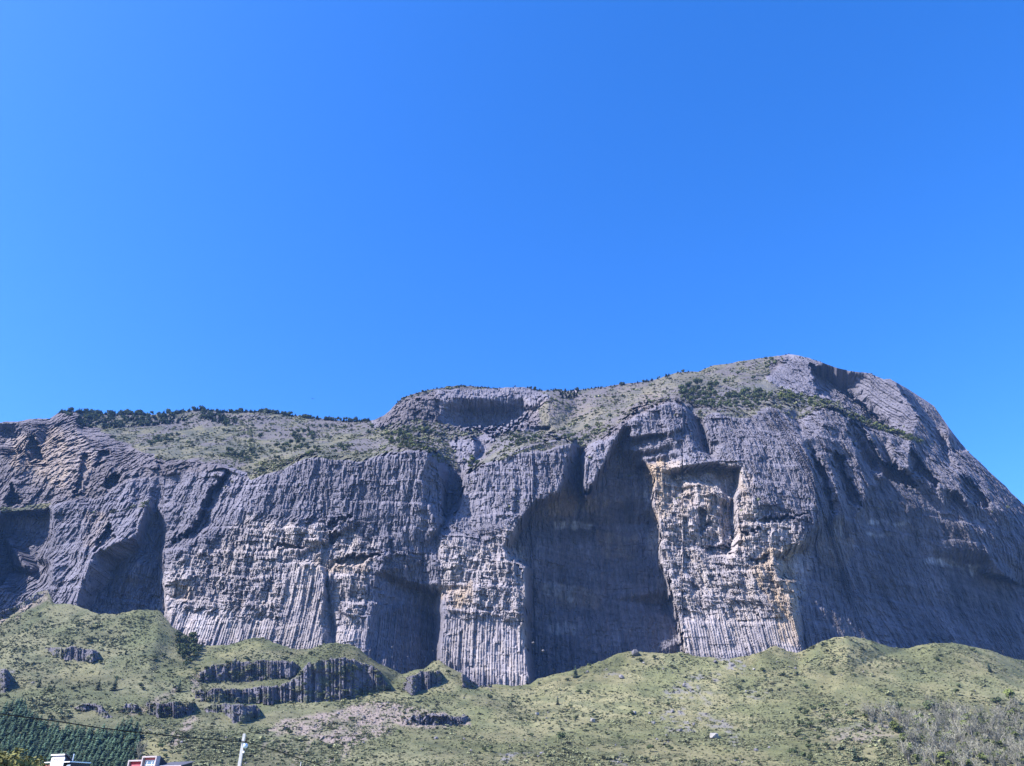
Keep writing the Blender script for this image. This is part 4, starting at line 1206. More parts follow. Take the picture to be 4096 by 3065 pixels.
clump(K_TREE2, cliff, [(3360,1640),(3450,1680),(3520,1705),(3620,1735),(3705,1780),(3690,1790),(3600,1745),(3500,1722),(3420,1690),(3350,1655)], (17,10), (16,24), 'olive bush on the narrow sloping ledge of the right wall', 'bushes on the narrow right ledge')
clump(K_TREE2, cliff, [(3050,1460),(3090,1440),(3135,1435),(3120,1460),(3060,1475)], (17,12), (12,18), 'green bush just under the summit', 'bushes under the summit')
clump(K_TREE2, cliff, [(2570,1610),(2590,1598),(2640,1606),(2640,1616)], (14,10), (12,16), 'pale green bush on top of the central buttress', 'bushes on the central buttress')
MEADOW = [(1010,1712,'left one of three dark bushes on the left meadow'),(1040,1755,'dark round tree with a long shadow on the left meadow'),
 (1472,1740,'dark tree at the foot of the butte slope'),(1486,1715,'small dark tree just left of the round butte'),(1525,1748,'small dark tree on pale grass below the butte'),
 (1278,1710,'dark bush high on the sunny meadow'),(1250,1712,'dark bush beside the highest meadow bush'),(1305,1716,'tiny bush right of the highest meadow bushes'),
 (1447,1822,'dark round bush near the lip of the main wall'),(1480,1828,'dark bush right of the round lip bush'),
 (1130,1868,'dark bush low on the grass tongue'),(1164,1852,'dark bush in the middle of the grass tongue'),(1105,1842,'small bush left on the grass tongue'),
 (1000,1880,'dark bush where the lip dips left of the main wall'),(1058,1880,'tiny bush at the tip of the grass tongue'),
 (2455,1600,'dark bush on the middle slope near the small cliffs'),(2440,1670,'dark bush alone on the middle scree slope'),(2350,1720,'small bush low on the middle scree slope'),
 (2955,1500,'dark bush on the summit slope'),(2900,1535,'small dark bush on the summit slope'),(3015,1520,'small dark bush right on the summit slope')]
for qx, qy, lab in MEADOW:
    plant(K_TREE, cliff, qx, qy, RNG.uniform(15, 24), lab, None, 1.3)

K_DARK = Kind('dark_shrub', 'shrub', BROAD, None)
for i in range(190):
    while True:
        qx, qy = RNG.uniform(20, 4080), RNG.uniform(2600, 3060)
        r_, c_, _y = surf(hill, qx, qy)
        if qy > hill['PY'][0, c_[0]] + 12 and hill['scree'][r_[0], c_[0]] < .2 and not (qx < 580 and qy > 2880) \
           and float(fbm(np.array([qx / 200.0]), np.array([qy / 70.0]), 521, 3)[0]) > RNG.uniform(-.45, .45): break
    plant(K_DARK, hill, qx, qy, RNG.uniform(10, 20), 'small dark bush dotted singly over the grass slope below the cliff', 'small bushes dotted over the slope', 1.5, 0.1)

# ---- scrub and far crest trees: nobody could count these
def point_stuff(name, label, cat, pts, scl, src, kind='stuff', tilt=0.0):
    me = bpy.data.meshes.new(name)
    me.from_pydata(pts, [], [])
    n = len(pts)
    a = me.attributes.new('scl', 'FLOAT_VECTOR', 'POINT'); a.data.foreach_set('vector', np.asarray(scl, np.float32).ravel())
    rot = np.zeros((n, 3), np.float32); rot[:, 2] = RNG.uniform(0, 6.28, n); rot[:, :2] = RNG.uniform(-tilt, tilt, (n, 2))
    a = me.attributes.new('rot', 'FLOAT_VECTOR', 'POINT'); a.data.foreach_set('vector', rot.ravel())
    a = me.attributes.new('pick', 'INT', 'POINT'); a.data.foreach_set('value', RNG.integers(0, len(src), n).astype(np.int32))
    o = link(bpy.data.objects.new(name, me))
    tag(o, label, cat, None, kind)
    ng = bpy.data.node_groups.new(name + '_nodes', 'GeometryNodeTree')
    ng.interface.new_socket('Geometry', in_out='INPUT', socket_type='NodeSocketGeometry')
    ng.interface.new_socket('Geometry', in_out='OUTPUT', socket_type='NodeSocketGeometry')
    N, K = ng.nodes, ng.links
    gi = N.new('NodeGroupInput'); go = N.new('NodeGroupOutput')
    iop = N.new('GeometryNodeInstanceOnPoints')
    gti = N.new('GeometryNodeJoinGeometry')
    for s_ in reversed(src):
        oi = N.new('GeometryNodeObjectInfo'); oi.transform_space = 'ORIGINAL'
        oi.inputs['Object'].default_value = s_; oi.inputs['As Instance'].default_value = True
        K.new(oi.outputs['Geometry'], gti.inputs[0])
    K.new(gi.outputs[0], iop.inputs['Points']); K.new(gti.outputs[0], iop.inputs['Instance'])
    iop.inputs['Pick Instance'].default_value = True
    for nm, sock, ty in (('pick', 'Instance Index', 'INT'), ('rot', 'Rotation', 'FLOAT_VECTOR'), ('scl', 'Scale', 'FLOAT_VECTOR')):
        na = N.new('GeometryNodeInputNamedAttribute'); na.data_type = ty; na.inputs['Name'].default_value = nm
        K.new(na.outputs['Attribute'], iop.inputs[sock])
    K.new(iop.outputs[0], go.inputs[0])
    md = o.modifiers.new('scatter', 'NODES'); md.node_group = ng
    return o

def mesh_sources(kind):
    out = []
    for v in sorted(kind.proto):
        out.append(kind.proto[v][1][0])
    return out

# make sure every scrub form exists as a real bush first
for v in range(4):
    if v not in K_SHRUB.proto:
        x, y, z = ground_pt(hill, 900 + 200 * v, 2990)
        K_SHRUB.put((x, y, z), 2.2, 'olive scrub bush on the slope above the bottom edge', 'larger scrub bushes on the slope', 1.2, seed=v)

def sheet_scatter(sheet, n, x0, x1, y0, y1, dens, size, yscale):
    px = RNG.uniform(x0, x1, n); py = RNG.uniform(y0, y1, n)
    r, c, Y = surf(sheet, px, py)
    top = sheet['PY'][0, c]; bot = sheet['PY'][-1, c]
    ok = (py > top + 1) & (py < bot)
    X, Yw, Z = world_at(px, py, Y)
    ok &= RNG.uniform(0, 1, n) < dens(px, py, r, c, X, Y)
    X, Yw, Z = X[ok], Yw[ok], Z[ok]
    s = size(px[ok], py[ok]) * RNG.lognormal(0, 0.42, ok.sum()) * np.clip(1 + 0.8 * fbm(X / 30, Yw / 25, 204, 3), 0.7, 1.6)
    pts = np.stack([X, Yw, Z - 0.15 * s], -1).tolist()
    return pts, np.stack([s * RNG.uniform(.9, 1.5, len(s)), s * RNG.uniform(.9, 1.5, len(s)), s * yscale], -1)

def hill_density(px, py, r, c, X, Y):
    d = 0.68 + 1.2 * fbm(X / 26, Y / 20, 201, 4)
    d = d + 0.25 * (fbm(X / 6, Y / 6, 202, 2))
    d *= (1 - 0.5 * hill['soil'][r, c]) * (1 - 0.85 * hill['scree'][r, c]) * (1 - 0.75 * hill['yel'][r, c]) * (1 - 0.8 * hill['rock'][r, c])
    return np.clip(d, 0.32, 1)
pts, scl = sheet_scatter(hill, 120000, -200, 4300, 2350, 3140, hill_density, lambda x, y: 1.05 + 0 * x, 0.75)
point_stuff('scrub', 'low olive and grey-green scrub covering the slope under the cliff', 'scrub', pts, scl, mesh_sources(K_SHRUB), tilt=0.3)

def cliff_density(px, py, r, c, X, Y):
    v = cliff['veg'][r, c]
    return np.clip(v * (0.62 + 1.1 * fbm(X / 22, Y / 22, 203, 4)) + 0.004, 0, 1)
pts, scl = sheet_scatter(cliff, 110000, 0, 4096, 1420, 2060, cliff_density, lambda x, y: 2.2 + 0 * x, 0.8)
point_stuff('mountain_scrub', 'low scrub and tufts on the upper slopes and ledges of the mountain', 'scrub', pts, scl, mesh_sources(K_SHRUB), tilt=0.3)

# trees along the skyline
sx, sh = [], []
def crest(x0, x1, n, h0, h1):
    for _ in range(n):
        while True:
            q = RNG.uniform(x0, x1)
            if float(fbm(np.array([q / 35.0]), np.array([1.7]), 501, 3)[0]) + 0.15 > RNG.uniform(-0.5, 0.6): break
        sx.append(q); sh.append(h0 + (h1 - h0) * RNG.uniform(0, 1) ** 1.6)
crest(235, 720, 170, 9, 21); crest(720, 1110, 170, 8, 19); crest(1110, 1480, 130, 8, 20); crest(1590, 2090, 90, 5, 10)
crest(2090, 2500, 60, 6, 16); crest(2500, 2760, 30, 6, 15); crest(2760, 3160, 14, 5, 12); crest(3180, 3520, 22, 3, 7)
pts, scl = [], []
for poly, n_ in (([(255,1655),(420,1658),(740,1655),(745,1690),(600,1706),(420,1718),(330,1712)], 330), ([(800,1648),(900,1654),(960,1685),(920,1710),(860,1690),(800,1680)], 70)):
    qx = RNG.uniform(250, 965, 4 * n_ * 4); qy = RNG.uniform(1645, 1720, len(qx))
    k_ = in_poly(qx, qy, poly) & (fbm(qx / 40.0, qy / 16.0, 505, 3) > -0.22)
    for a, b in list(zip(qx[k_], qy[k_]))[:n_]:
        x, y, z = ground_pt(cliff, a, b); h = RNG.uniform(13, 25) * px_scale(a, b, y)
        pts.append((x, y, z - 0.1 * h)); scl.append((h * 1.2, h * 1.2, h))
for qx, hh in zip(sx, sh):
    qy = float(np.interp(qx, cliff['xs'], cliff['sky'])) + RNG.uniform(0, 7)
    x, y, z = ground_pt(cliff, qx, qy)
    h = 1.15 * hh * px_scale(qx, qy, y)
    pts.append((x, y, z - 0.1 * h)); scl.append((h * 1.2, h * 1.2, h))
point_stuff('crest_trees', 'tiny dark trees in woods and fringes along the mountain skyline', 'trees', pts, scl, mesh_sources(K_CON) + mesh_sources(K_TREE)[:1])

# ------------------------------------------------------------------ boulders and scree
def rock_mesh(seed, m):
    bm = bmesh.new()
    r = random.Random(seed)
    bmesh.ops.create_icosphere(bm, subdivisions=1, radius=0.5)
    for v in bm.verts:
        v.co *= r.uniform(0.75, 1.15)
        v.co.z *= 0.75; v.co.x *= 1.15
        for ax in range(3):
            v.co[ax] = round(v.co[ax] * 4.2) / 4.2 + r.uniform(-.03, .03)
    me = bpy.data.meshes.new('boulder'); bm.to_mesh(me); bm.free()
    me.materials.append(m)
    return me
M_ROCK = mat('boulder_stone', (0.150, 0.142, 0.150), noise=(2.0, 0.3), objrand=0.3)
M_PALE = mat('pale_boulder_stone', (0.26, 0.25, 0.24), noise=(2.0, 0.3))
ROCKS = [rock_mesh(i, M_ROCK) for i in range(5)]
PROCKS = [rock_mesh(30 + i, M_PALE) for i in range(3)]
def boulder(px, py, wpx, label, pale=False, group=None, i=0):
    x, y, z = ground_pt(hill, px, py)
    w = wpx * px_scale(px, py, y) * 1.05
    o = link(bpy.data.objects.new('boulder', (PROCKS if pale else ROCKS)[i % (3 if pale else 5)]))
    o.location = (x, y - 0.3 * w, z + 0.22 * w); o.scale = (w, w, w)
    o.rotation_euler = (RNG.uniform(-.3, .3), RNG.uniform(-.3, .3), RNG.uniform(0, 6.28))
    return tag(o, label, 'boulder', group)
for i, (a, b, w, lab, p) in enumerate([
 (2540,2618,30,'large grey boulder on the crest of the grass in front of the blue alcove',False),
 (2150,2860,18,'white boulder on green grass left of the middle slope',True),
 (2536,2856,18,'white boulder in the centre of the grass slope',True),
 (2598,2856,11,'small dark-sided stone right of the white centre boulder',False),
 (2612,2896,17,'pale boulder at the left edge of the purple scree',True),
 (2855,2952,34,'large white boulder below the purple scree, biggest pale stone',True),
 (2574,2654,9,'tiny white stone on grass below the crest boulder',True),
 (2372,2888,24,'flat pale stone lying on grass left of the centre',True),
 (2485,2714,20,'dark boulder on grass under the crest boulder',False),
 (3015,2680,10,'tiny white stone below the foot of the ochre corner',True),
 (2720,2925,16,'grey boulder inside the lowest purple scree patch',False),
 (2690,2850,14,'grey boulder in the middle purple scree patch',False),
 (2735,2745,15,'grey boulder in the upper purple scree patch',False),
 (2860,2650,13,'grey boulder in the scree fan right under the pillar wall',False),
 (2925,2665,12,'small grey boulder at the right of the scree fan',False),
 (2665,2943,9,'tiny pale stone just below the scree patches',True),
 (2985,2770,12,'pale stone on the grass right of the scree',True),
 (2350,2690,10,'small stone at the shadow edge beside the dark conifer',False)]):
    boulder(a, b, w, lab, p, None, i)
pts, scl = [], []
cand = RNG.uniform(0, 1, (26000, 2)); cpx = cand[:, 0] * 4096; cpy = 2560 + cand[:, 1] * 520
r_, c_, Y_ = surf(hill, cpx, cpy)
okk = (hill['scree'][r_, c_] + 0.50 * hill['soil'][r_, c_] > RNG.uniform(0.25, 1.2, len(cpx))) | (RNG.uniform(0, 1, len(cpx)) < 0.012)
X_, Yw_, Z_ = world_at(cpx[okk], cpy[okk], Y_[okk])
sz = np.clip(RNG.lognormal(-0.15, 0.45, okk.sum()), 0.3, 2.4)
point_stuff('scree', 'loose purple-grey scree blocks lying in patches on the grass slope', 'scree',
            np.stack([X_, Yw_ - 0.3, Z_ + 0.15 * sz], -1).tolist(),
            np.stack([sz, sz, sz], -1), [o for o in COL.objects if o.name.startswith('boulder') and o.data in ROCKS][:5], tilt=0.5)

# ------------------------------------------------------------------ houses, pole, cable
def box(bm, x0, x1, y0, y1, z0, z1):
    vs = [bm.verts.new(p) for p in ((x0,y0,z0),(x1,y0,z0),(x1,y1,z0),(x0,y1,z0),(x0,y0,z1),(x1,y0,z1),(x1,y1,z1),(x0,y1,z1))]
    for f in ((0,1,5,4),(1,2,6,5),(2,3,7,6),(3,0,4,7),(4,5,6,7),(3,2,1,0)):
        bm.faces.new([vs[i] for i in f])
def prism(bm, prof, x0, x1):
    """profile in (y, z) pulled along x"""
    a = [bm.verts.new((x0, y, z)) for y, z in prof]; b = [bm.verts.new((x1, y, z)) for y, z in prof]
    n = len(prof)
    bm.faces.new(a); bm.faces.new(b[::-1])
    for i in range(n):
        j = (i + 1) % n
        bm.faces.new((a[j], a[i], b[i], b[j]))
def part(name, parent, m, boxes=(), prisms=(), label=None):
    bm = bmesh.new()
    for b in boxes: box(bm, *b)
    for p in prisms: prism(bm, *p)
    bmesh.ops.recalc_face_normals(bm, faces=bm.faces)
    me = bpy.data.meshes.new(name); bm.to_mesh(me); bm.free(); me.materials.append(m)
    o = link(bpy.data.objects.new(name, me), parent)
    if label: o['label'] = label
    return o
def pX(px, py, Y): return float(world_at(px, py, Y)[0])
def pZ(px, py, Y): return float(world_at(px, py, Y)[2])

M_WHITE = mat('white_plaster', (0.78, 0.78, 0.78), rough=0.8, noise=(0.8, 0.05))
M_TRIM = mat('white_trim', (0.80, 0.80, 0.80), rough=0.5)
M_DARKWALL = mat('shade_and_dark_fittings', (0.045, 0.045, 0.055), rough=0.7, noise=(2.0, 0.3))  # near-black stands for shade on house sides; also pole holes, bracket
M_ROOF = mat('grey_roof_sheet', (0.10, 0.10, 0.115), rough=0.5, noise=(1.5, 0.2), metallic=0.2)
M_RED = mat('red_cladding', (0.42, 0.035, 0.055), rough=0.6, noise=(2.0, 0.15))
M_REDP = mat('sunlit_red', (0.55, 0.13, 0.15), rough=0.7, noise=(2.0, 0.12))  # paler copy of the red for its sunlit areas
M_FRAME = mat('grey_pink_frame', (0.42, 0.36, 0.38), rough=0.6, noise=(2.0, 0.1))
M_GLASS = mat('window_glass', (0.10, 0.17, 0.28), rough=0.08, spec=0.6)
M_CURTAIN = mat('curtain', (0.52, 0.50, 0.56), rough=0.9, noise=(5.0, 0.15))
M_GREYB = mat('shade_and_mullion_grey', (0.36, 0.34, 0.40), rough=0.8)
M_CONC = mat('pole_concrete', (0.52, 0.51, 0.50), rough=0.9, noise=(4.0, 0.15), bump=0.2)
M_BLACK = mat('black_rubber', (0.012, 0.012, 0.014), rough=0.6)
M_BLUEW = mat('pale_blue_cover', (0.50, 0.62, 0.80), rough=0.3)
M_METAL = mat('pale_metal', (0.55, 0.62, 0.70), rough=0.35, metallic=0.6)

def white_house():
    Y = 140.0
    g = floor_h(Y)
    X = lambda px: pX(px, 3034, Y)
    Zp = lambda py, px=230: pZ(px, py, Y)
    x0, x1 = X(195), X(269); xc = (x0 + x1) / 2
    root = empty('white_house', (xc, Y, g), 'white house with a raised window tower and dark roof wings, left of the red house', 'house')
    root.rotation_euler[2] = math.radians(-24); root.scale[1] = 0.62
    def rel(a, b, y0, y1, z0, z1): return (a - xc, b - xc, y0, y1, z0 - g, z1 - g)
    zt = Zp(3018)
    zw0, zw1 = Zp(3052), Zp(3034); wx0, wx1 = X(209), X(253)
    # tower front wall with the opening left free, side walls, sloping top
    part('wall', root, M_WHITE, [rel(x0, wx0, 0, .25, g - .3, zt - .45), rel(wx1, x1, 0, .25, g - .3, zt - .45),
                                 rel(wx0, wx1, 0, .25, zw1, zt - .45), rel(wx0, wx1, 0, .25, g - .3, zw0)])
    zl = Zp(3046)
    prof = [(0.255, g - .3 - g), (0.255, zt - .25 - g), (3.2, zl - .35 - g), (3.2, -.3)]
    part('side_wall', root, M_DARKWALL, prisms=[(prof, x0 - xc, x0 - xc + .2), (prof, x1 - xc - .2, x1 - xc)], label='sloping side wall of the tower, its shade painted dark')
    part('roof', root, M_ROOF, prisms=[([(-.25, zt - .12 - g), (-.25, zt + .06 - g), (.3, zt + .06 - g), (3.5, zl - .12 - g), (3.5, zl - .3 - g), (.3, zt - .12 - g)], x0 - xc - .18, x1 - xc + .12)])
    part('fascia', root, M_TRIM, [rel(x0 - .12, x1 + .08, -.30, -.255, zt - .17, zt + .03)])
    part('shade_band', root, M_GREYB, [rel(x0 + .25, x1 - .02, -.04, -.003, Zp(3030), zt - .25)], label='painted shadow of the eave, a grey band')  # cast shadow of the eave drawn as a grey strip
    w = part('window', root, M_TRIM, [rel(wx0, wx1, .06, .20, zw1 - .05, zw1), rel(wx0, wx1, .06, .20, zw0, zw0 + .06),
                                      rel(wx0, wx0 + .05, .06, .20, zw0 + .06, zw1 - .05), rel(wx1 - .05, wx1, .06, .20, zw0 + .06, zw1 - .05)])
    n = 4; step = (wx1 - wx0 - .1) / n
    for k in range(n):
        a = wx0 + .05 + k * step
        part('pane', w, M_CURTAIN, [rel(a + .01, a + step - .04, .12, .15, zw0 + .065, zw1 - .055)])
    part('mullion', w, M_GREYB, [rel(wx0 + .05 + k * step - .035, wx0 + .05 + k * step + .005, .07, .19, zw0 + .06, zw1 - .05) for k in range(1, n)])
    # wings left and right
    zf = Zp(3049)
    for nm, a, b in (('left', 158, 192), ('right', 270, 303)):
        xa, xb = X(a), X(b)
        part('wing_wall', root, M_WHITE, [rel(xa + .5, xb - .1, .6, 6.4, g - .3, zf - .35)])
        part('wing_roof', root, M_ROOF, [rel(xa, xb, .05, 6.6, zf - .03, zf + .09)])
        part('wing_fascia', root, M_TRIM, [rel(xa, xb, 0, .045, zf - .07, zf + .07)])
    part('wing_side', root, M_DARKWALL, [rel(X(303) - .095, X(303) - .02, .65, 6.4, g - .3, zf - .15)], label='right end wall, its shade painted dark')
    part('side_fascia', root, M_METAL, [rel(X(303) + .003, X(303) + .05, 0, 6.6, zf - .07, zf + .08)])
    for a, b, nm in ((243, 256, 0), (281, 300, 1)):
        w2 = part('window', root, M_TRIM, [rel(X(a) - .04, X(b) + .04, (-.03 if nm == 0 else .56), (-.003 if nm == 0 else .597), Zp(3090), Zp(3062))])
        part('pane', w2, M_GLASS, [rel(X(a), X(b), (-.045 if nm == 0 else .54), (-.032 if nm == 0 else .558), Zp(3088), Zp(3064))])
    part('porch_beam', root, mat('reddish_wood', (0.30, 0.09, 0.07), noise=(3.0, 0.2)), [rel(X(192), X(226), -1.6, -1.4, Zp(3066), Zp(3061))])
    part('porch_post', root, M_WHITE, [rel(X(164), X(178), -.2, .05, g - .3, Zp(3060))])
    part('flue', root, M_METAL, prisms=[([(1.6, zl - g), (1.6, Zp(3016) - g), (1.75, Zp(3016) - g), (1.75, zl - g)], X(284) - xc, X(284) - xc + .16)])
white_house()

def red_house():
    Y = 138.0
    g = floor_h(Y)
    X = lambda px: pX(px, 3040, Y)
    Zp = lambda py, px=590: pZ(px, py, Y)
    x0, x1 = X(485), X(757); xc = (x0 + x1) / 2
    root = empty('red_house', (xc, Y, g), 'red house with two box-framed bays and a low grey roof, beside the pine plantation', 'house')
    root.rotation_euler[2] = math.radians(-20); root.scale[1] = 0.7
    def rel(a, b, y0, y1, z0, z1): return (a - xc, b - xc, y0, y1, z0 - g, z1 - g)
    t = .22
    def bay(xa, xb, zt, d, yo):
        part('bay_frame', root, M_FRAME, [rel(xa, xb, yo, d, zt - t, zt), rel(xa, xa + t, yo, d, g - .3, zt - t), rel(xb - t, xb, yo, d, g - .3, zt - t)])
    xL0, xL1, xR0, xR1 = X(485), X(558), X(558), X(631)
    zL, zR = Zp(3038, 520), Zp(3024)
    bay(xL0, xL1 - .02, zL, .9, 0.0)
    bay(xR0, xR1, zR, .9, -0.35)
    part('wall', root, M_RED, [rel(xL0 + t, xL1 - .02 - t, .55, .8, g - .3, zL - t)], label='red wall of the left bay, darker margin painted as frame shade')
    part('sunpatch', root, M_REDP, [rel(xL0 + t + .12, xL1 - t - .05, .49, .547, g - .3, zL - .62)], label='pink-red, painted-lit panel of the left bay')  # sunlight beyond the frame's shadow, painted as a paler sheet
    wx0, wx1, wz1 = X(568), X(617), Zp(3041)
    part('wall', root, M_REDP, [rel(xR0 + t, wx0, .25, .5, g - .3, zR - t), rel(wx1, xR1 - t, .25, .5, g - .3, zR - t), rel(wx0, wx1, .25, .5, wz1, zR - t)], label='pink-red wall round the window')
    w = part('window', root, M_TRIM, [rel(wx0, wx1, .20, .34, wz1 - .09, wz1), rel(wx0, wx0 + .07, .20, .34, g + .6, wz1 - .09), rel(wx1 - .07, wx1, .20, .34, g + .6, wz1 - .09),
        rel(wx0 + .42, wx0 + .52, .20, .34, g + .6, wz1 - .09), rel(wx1 - .58, wx1 - .48, .20, .34, g + .6, wz1 - .09),
        rel(wx0 + .07, wx0 + .42, .21, .33, Zp(3061) , Zp(3058)), rel(wx0 + .52, wx1 - .58, .21, .33, Zp(3061), Zp(3058)), rel(wx1 - .48, wx1 - .07, .21, .33, Zp(3061), Zp(3058))])
    for a, b in ((wx0 + .07, wx0 + .42), (wx0 + .52, wx1 - .58), (wx1 - .48, wx1 - .07)):
        part('pane', w, M_GLASS, [rel(a, b, .26, .28, Zp(3058), wz1 - .09)])
        part('pane', w, M_GLASS, [rel(a, b, .26, .28, g + .6, Zp(3061))])
    zs = Zp(3060)
    for a, b, zt in ((xL0, xL1 - .02, zL), (xR0, xR1, zR)):
        prof = [(.903, -.3), (.903, zt - g), (3.9, zs + .15 - g), (3.9, -.3)]
        part('side_wall', root, M_DARKWALL, prisms=[(prof, a - xc, b - xc)], label='sloping back of the bay, its shade painted dark')
    xe = X(735); zr0 = Zp(3063); zr1 = pZ(735, 3049, Y + 4)
    part('low_wall', root, M_RED, [rel(xR1 + .01, xe - .3, 1.0, 5.0, g - .3, zr0 - .28)])
    part('roof', root, M_ROOF, prisms=[([(.5, zr0 - g), (4.8, zr1 - g), (4.8, zr1 - .12 - g), (.5, zr0 - .12 - g)], xR1 - xc + .01, xe - xc + .5)])
    part('fascia', root, M_FRAME, [rel(xR1 + .01, xe + .5, .44, .497, zr0 - .2, zr0 + .02)])
    part('end_wall', root, M_DARKWALL, prisms=[([(.8, -.3), (.8, zr0 - .2 - g), (4.6, zr1 - .2 - g), (4.6, -.3)], xe - xc - .29, xe - xc + .2)])  # shade of this end put into the wall colour
red_house()

def tube_mesh(name, pts, rad, m, sides=8):
    V, F = [], []
    n = len(pts)
    for i, p in enumerate(pts):
        p = Vector(p)
        d = (Vector(pts[min(i + 1, n - 1)]) - Vector(pts[max(i - 1, 0)])).normalized()
        a = d.cross(Vector((0, 0, 1)))
        if a.length < 1e-3: a = Vector((1, 0, 0))
        a.normalize(); b = d.cross(a)
        rr = rad[i] if isinstance(rad, (list, tuple)) else rad
        for k in range(sides):
            t = 2 * math.pi * k / sides
            V.append(p + a * math.cos(t) * rr + b * math.sin(t) * rr)
    for i in range(n - 1):
        for k in range(sides):
            k2 = (k + 1) % sides
            F.append((i * sides + k, i * sides + k2, (i + 1) * sides + k2, (i + 1) * sides + k))
    F.append(tuple(range(sides))[::-1]); F.append(tuple(range((n - 1) * sides, n * sides)))
    return mesh_from(name, V, F, m)

def pole_and_cable():
    Y = 95.0
    g = floor_h(Y)
    xt, zt = pX(978, 2935, Y), pZ(978, 2935, Y)
    xb = xt - 0.03
    root = empty('utility_pole', (xb, Y, g), 'pale square concrete utility pole with small boxes, carrying the black cable', 'utility pole')
    # tapered square shaft with a slight lean
    V, F = [], []
    for z, w, x in ((-.4, .21, 0), (zt - g, .135, xt - xb)):
        V += [(x - w, -w, z), (x + w, -w, z), (x + w, w, z), (x - w, w, z)]
    F = [(0,1,5,4),(1,2,6,5),(2,3,7,6),(3,0,4,7),(4,5,6,7),(3,2,1,0)]
    link(bpy.data.objects.new('shaft', mesh_from('shaft', V, F, M_CONC)), root)
    H = zt - g
    hole = part('step_hole', root, M_DARKWALL, [(-.035 + (xt - xb) * t, .035 + (xt - xb) * t, -.205 + .07 * t, -.195 + .07 * t + .03, H * t - .05, H * t + .05) for t in (.30, .42, .54, .66, .78, .90)])
    za = pZ(978, 2968, Y) - g
    part('cable_clamp', root, M_BLACK, [(xt - xb - .17, xt - xb + .45, -.20, -.16, za - .05, za + .05), (xt - xb + .36, xt - xb + .44, -.22, -.14, za - .02, za + .42)])
    # rounded pale blue meter housing
    bm = bmesh.new(); bmesh.ops.create_uvsphere(bm, u_segments=16, v_segments=10, radius=.27)
    for v in bm.verts: v.co.z *= 1.05
    me = bpy.data.meshes.new('meter_housing'); bm.to_mesh(me); bm.free(); me.materials.append(M_BLUEW)
    for p in me.polygons: p.use_smooth = True
    zc = pZ(985, 2984, Y) - g
    o = link(bpy.data.objects.new('meter_housing', me), root); o.location = (xt - xb + .34, -.12, zc)
    part('bracket', root, M_DARKWALL, [(xt - xb + .20, xt - xb + .36, -.15, -.07, zc - .50, zc - .27)])
    zb2 = pZ(981, 3008, Y) - g
    part('junction_box', root, M_TRIM, [(xt - xb + .14, xt - xb + .32, -.17, -.02, zb2 - .12, zb2 + .1)])
    link(bpy.data.objects.new('conduit', tube_mesh('conduit', [(.24, -.06, -.3), (.30 + (xt - xb) * .6, -.06, zb2 - .12)], .03, M_BLACK, 6)), root)
    # the cable: two spans meeting at the pole
    ctrl = [(-160, 2836, 52), (0, 2856, 60), (210, 2883, 68), (400, 2912, 74), (600, 2935, 81), (820, 2957, 89), (960, 2967, Y - .3), (985, 2969, Y - .25),
            (1060, 2990, 100), (1150, 3018, 106), (1240, 3048, 112), (1320, 3078, 118), (1500, 3150, 130)]
    P = [Vector(tuple(float(q) for q in world_at(a, b, c))) for a, b, c in ctrl]
    pts = []
    for i in range(len(P) - 1):
        p0, p1, p2, p3 = P[max(i - 1, 0)], P[i], P[i + 1], P[min(i + 2, len(P) - 1)]
        for k in range(6):
            t = k / 6
            pts.append(0.5 * ((2 * p1) + (p2 - p0) * t + (2 * p0 - 5 * p1 + 4 * p2 - p3) * t * t + (-p0 + 3 * p1 - 3 * p2 + p3) * t ** 3))
    pts.append(P[-1])
    o = link(bpy.data.objects.new('overhead_cable', tube_mesh('overhead_cable', pts, .052, M_BLACK, 6)))
    tag(o, 'black overhead cable sagging across the lower left of the view', 'cable')
    # a second, farther post whose top just shows
    Y2 = 165.0; g2 = floor_h(Y2); x2, z2 = pX(1203, 3050, Y2), pZ(1203, 3050, Y2)
    r2 = empty('short_post', (x2, Y2, g2), 'thin pale post whose tip shows at the bottom edge right of the utility pole', 'post')
    link(bpy.data.objects.new('shaft', tube_mesh('shaft', [(0, 0, -.3), (.05, 0, z2 - g2)], [.12, .08], M_CONC, 8)), r2)
    part('cap', r2, M_TRIM, [(-.05, .15, -.1, .1, z2 - g2 + .003, z2 - g2 + .06)])
pole_and_cable()

# broad yellow-green bushes in front of the plantation, left of the white house
K_YEL = Kind('garden_bush', 'bush', YELL, T_BROAD)
for i, (px, pt, Y, w, lab) in enumerate([
 (-30, 2996, 104, 1.05, 'yellow-green leafy bush at the left edge of the picture'),
 (28, 2992, 110, 0.9, 'tallest yellow-green bush in the lower left corner'),
 (75, 3010, 112, 0.95, 'dark-hearted olive bush between the yellow-green bushes'),
 (118, 3026, 116, 0.8, 'yellow-green bush nearest the white house'),
 (150, 3030, 119, 0.75, 'rounded bright bush touching the white house roof end')]):
    g = floor_h(Y); top = pZ(px, pt, Y); h = top - g
    K_YEL.put((pX(px, pt, Y), Y, g), h * 1.02, lab, None, w, seed=i)

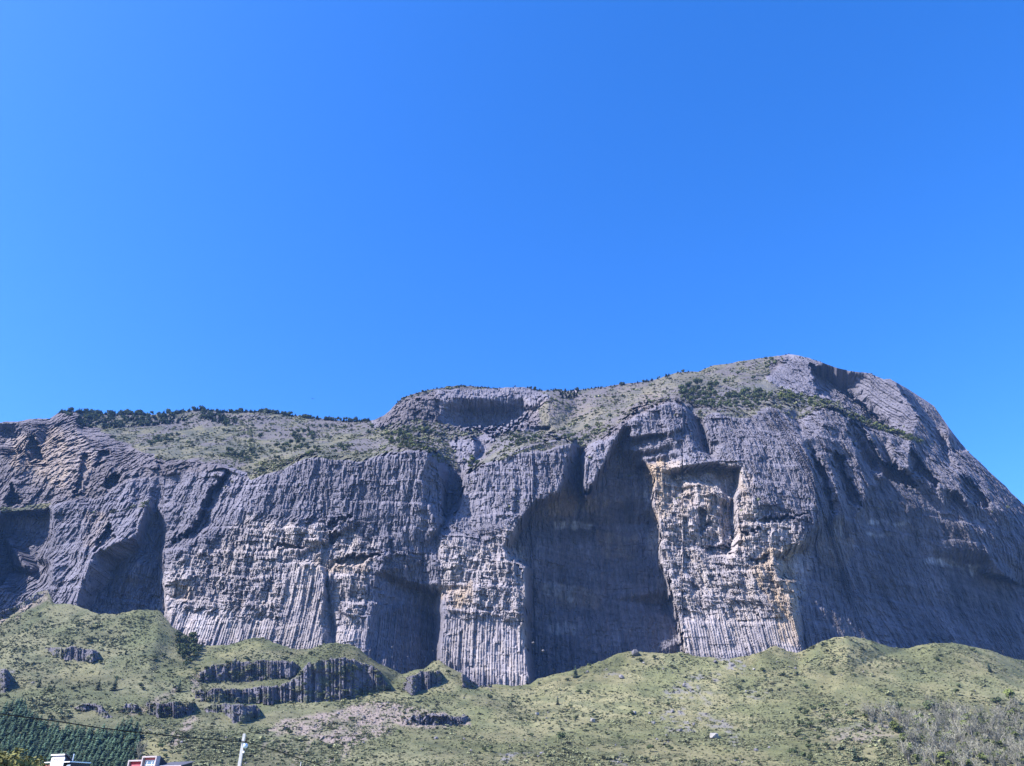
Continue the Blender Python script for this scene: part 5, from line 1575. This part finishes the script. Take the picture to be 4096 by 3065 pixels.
# grey leafless tree between plantation and red house
plant(K_BARE, hill, 556, 3040, 70, 'grey leafless bush beside the end of the pine plantation', None, 1.1)

# soaring bird
def bird():
    Y = 300.0
    x, y, z = (float(v) for v in world_at(1252, 1596, Y))
    root = empty('bird', (x, y, z), 'small dark bird soaring alone in the sky left of the butte', 'bird', rz=0.5)
    V = [(0, .28, 0), (.045, .1, .03), (-.045, .1, .03), (.05, -.1, .035), (-.05, -.1, .035), (0, -.34, 0), (0, .05, -.05), (.09, -.36, 0.01), (-.09, -.36, 0.01)]
    F = [(0, 1, 2), (1, 3, 4, 2), (3, 7, 5), (3, 5, 4), (5, 8, 4), (0, 6, 1), (0, 2, 6), (1, 6, 3), (2, 4, 6), (3, 6, 5, 7), (4, 8, 5, 6)]
    md = mat('dark_feathers', (0.03, 0.03, 0.035))
    link(bpy.data.objects.new('body', mesh_from('body', V, F, md)), root)
    for s_ in (1, -1):
        W = [(s_*.04, .10, .03), (s_*.45, .16, .14), (s_*.85, .02, .30), (s_*.80, -.10, .29), (s_*.42, -.09, .12), (s_*.04, -.10, .03),
             (s_*.04, .0, .0), (s_*.44, .03, .11)]
        link(bpy.data.objects.new('wing', mesh_from('wing', W, [(0,1,4,5),(1,2,3,4),(0,6,7,1),(5,4,7,6),(1,7,2),(4,3,7),(2,7,3)], md)), root)
bird()

# ------------------------------------------------------------------ the air between here and the wall
hz = bpy.data.materials.new('haze_air'); hz.use_nodes = True
hn, hl = hz.node_tree.nodes, hz.node_tree.links
hn.clear()
pv = hn.new('ShaderNodeVolumePrincipled'); pv.inputs['Density'].default_value = 0.00005
pv.inputs['Color'].default_value = (0.22, 0.48, 1.0, 1); pv.inputs['Anisotropy'].default_value = 0.0
ho = hn.new('ShaderNodeOutputMaterial'); hl.new(pv.outputs[0], ho.inputs['Volume'])
hb = bmesh.new(); box(hb, -2600, 2600, -2600, 3000, -760, 760)
hm = bpy.data.meshes.new('haze'); hb.to_mesh(hm); hb.free(); hm.materials.append(hz)
tag(link(bpy.data.objects.new('haze', hm)), 'thin blue air in front of the mountain', 'haze', None, 'stuff')
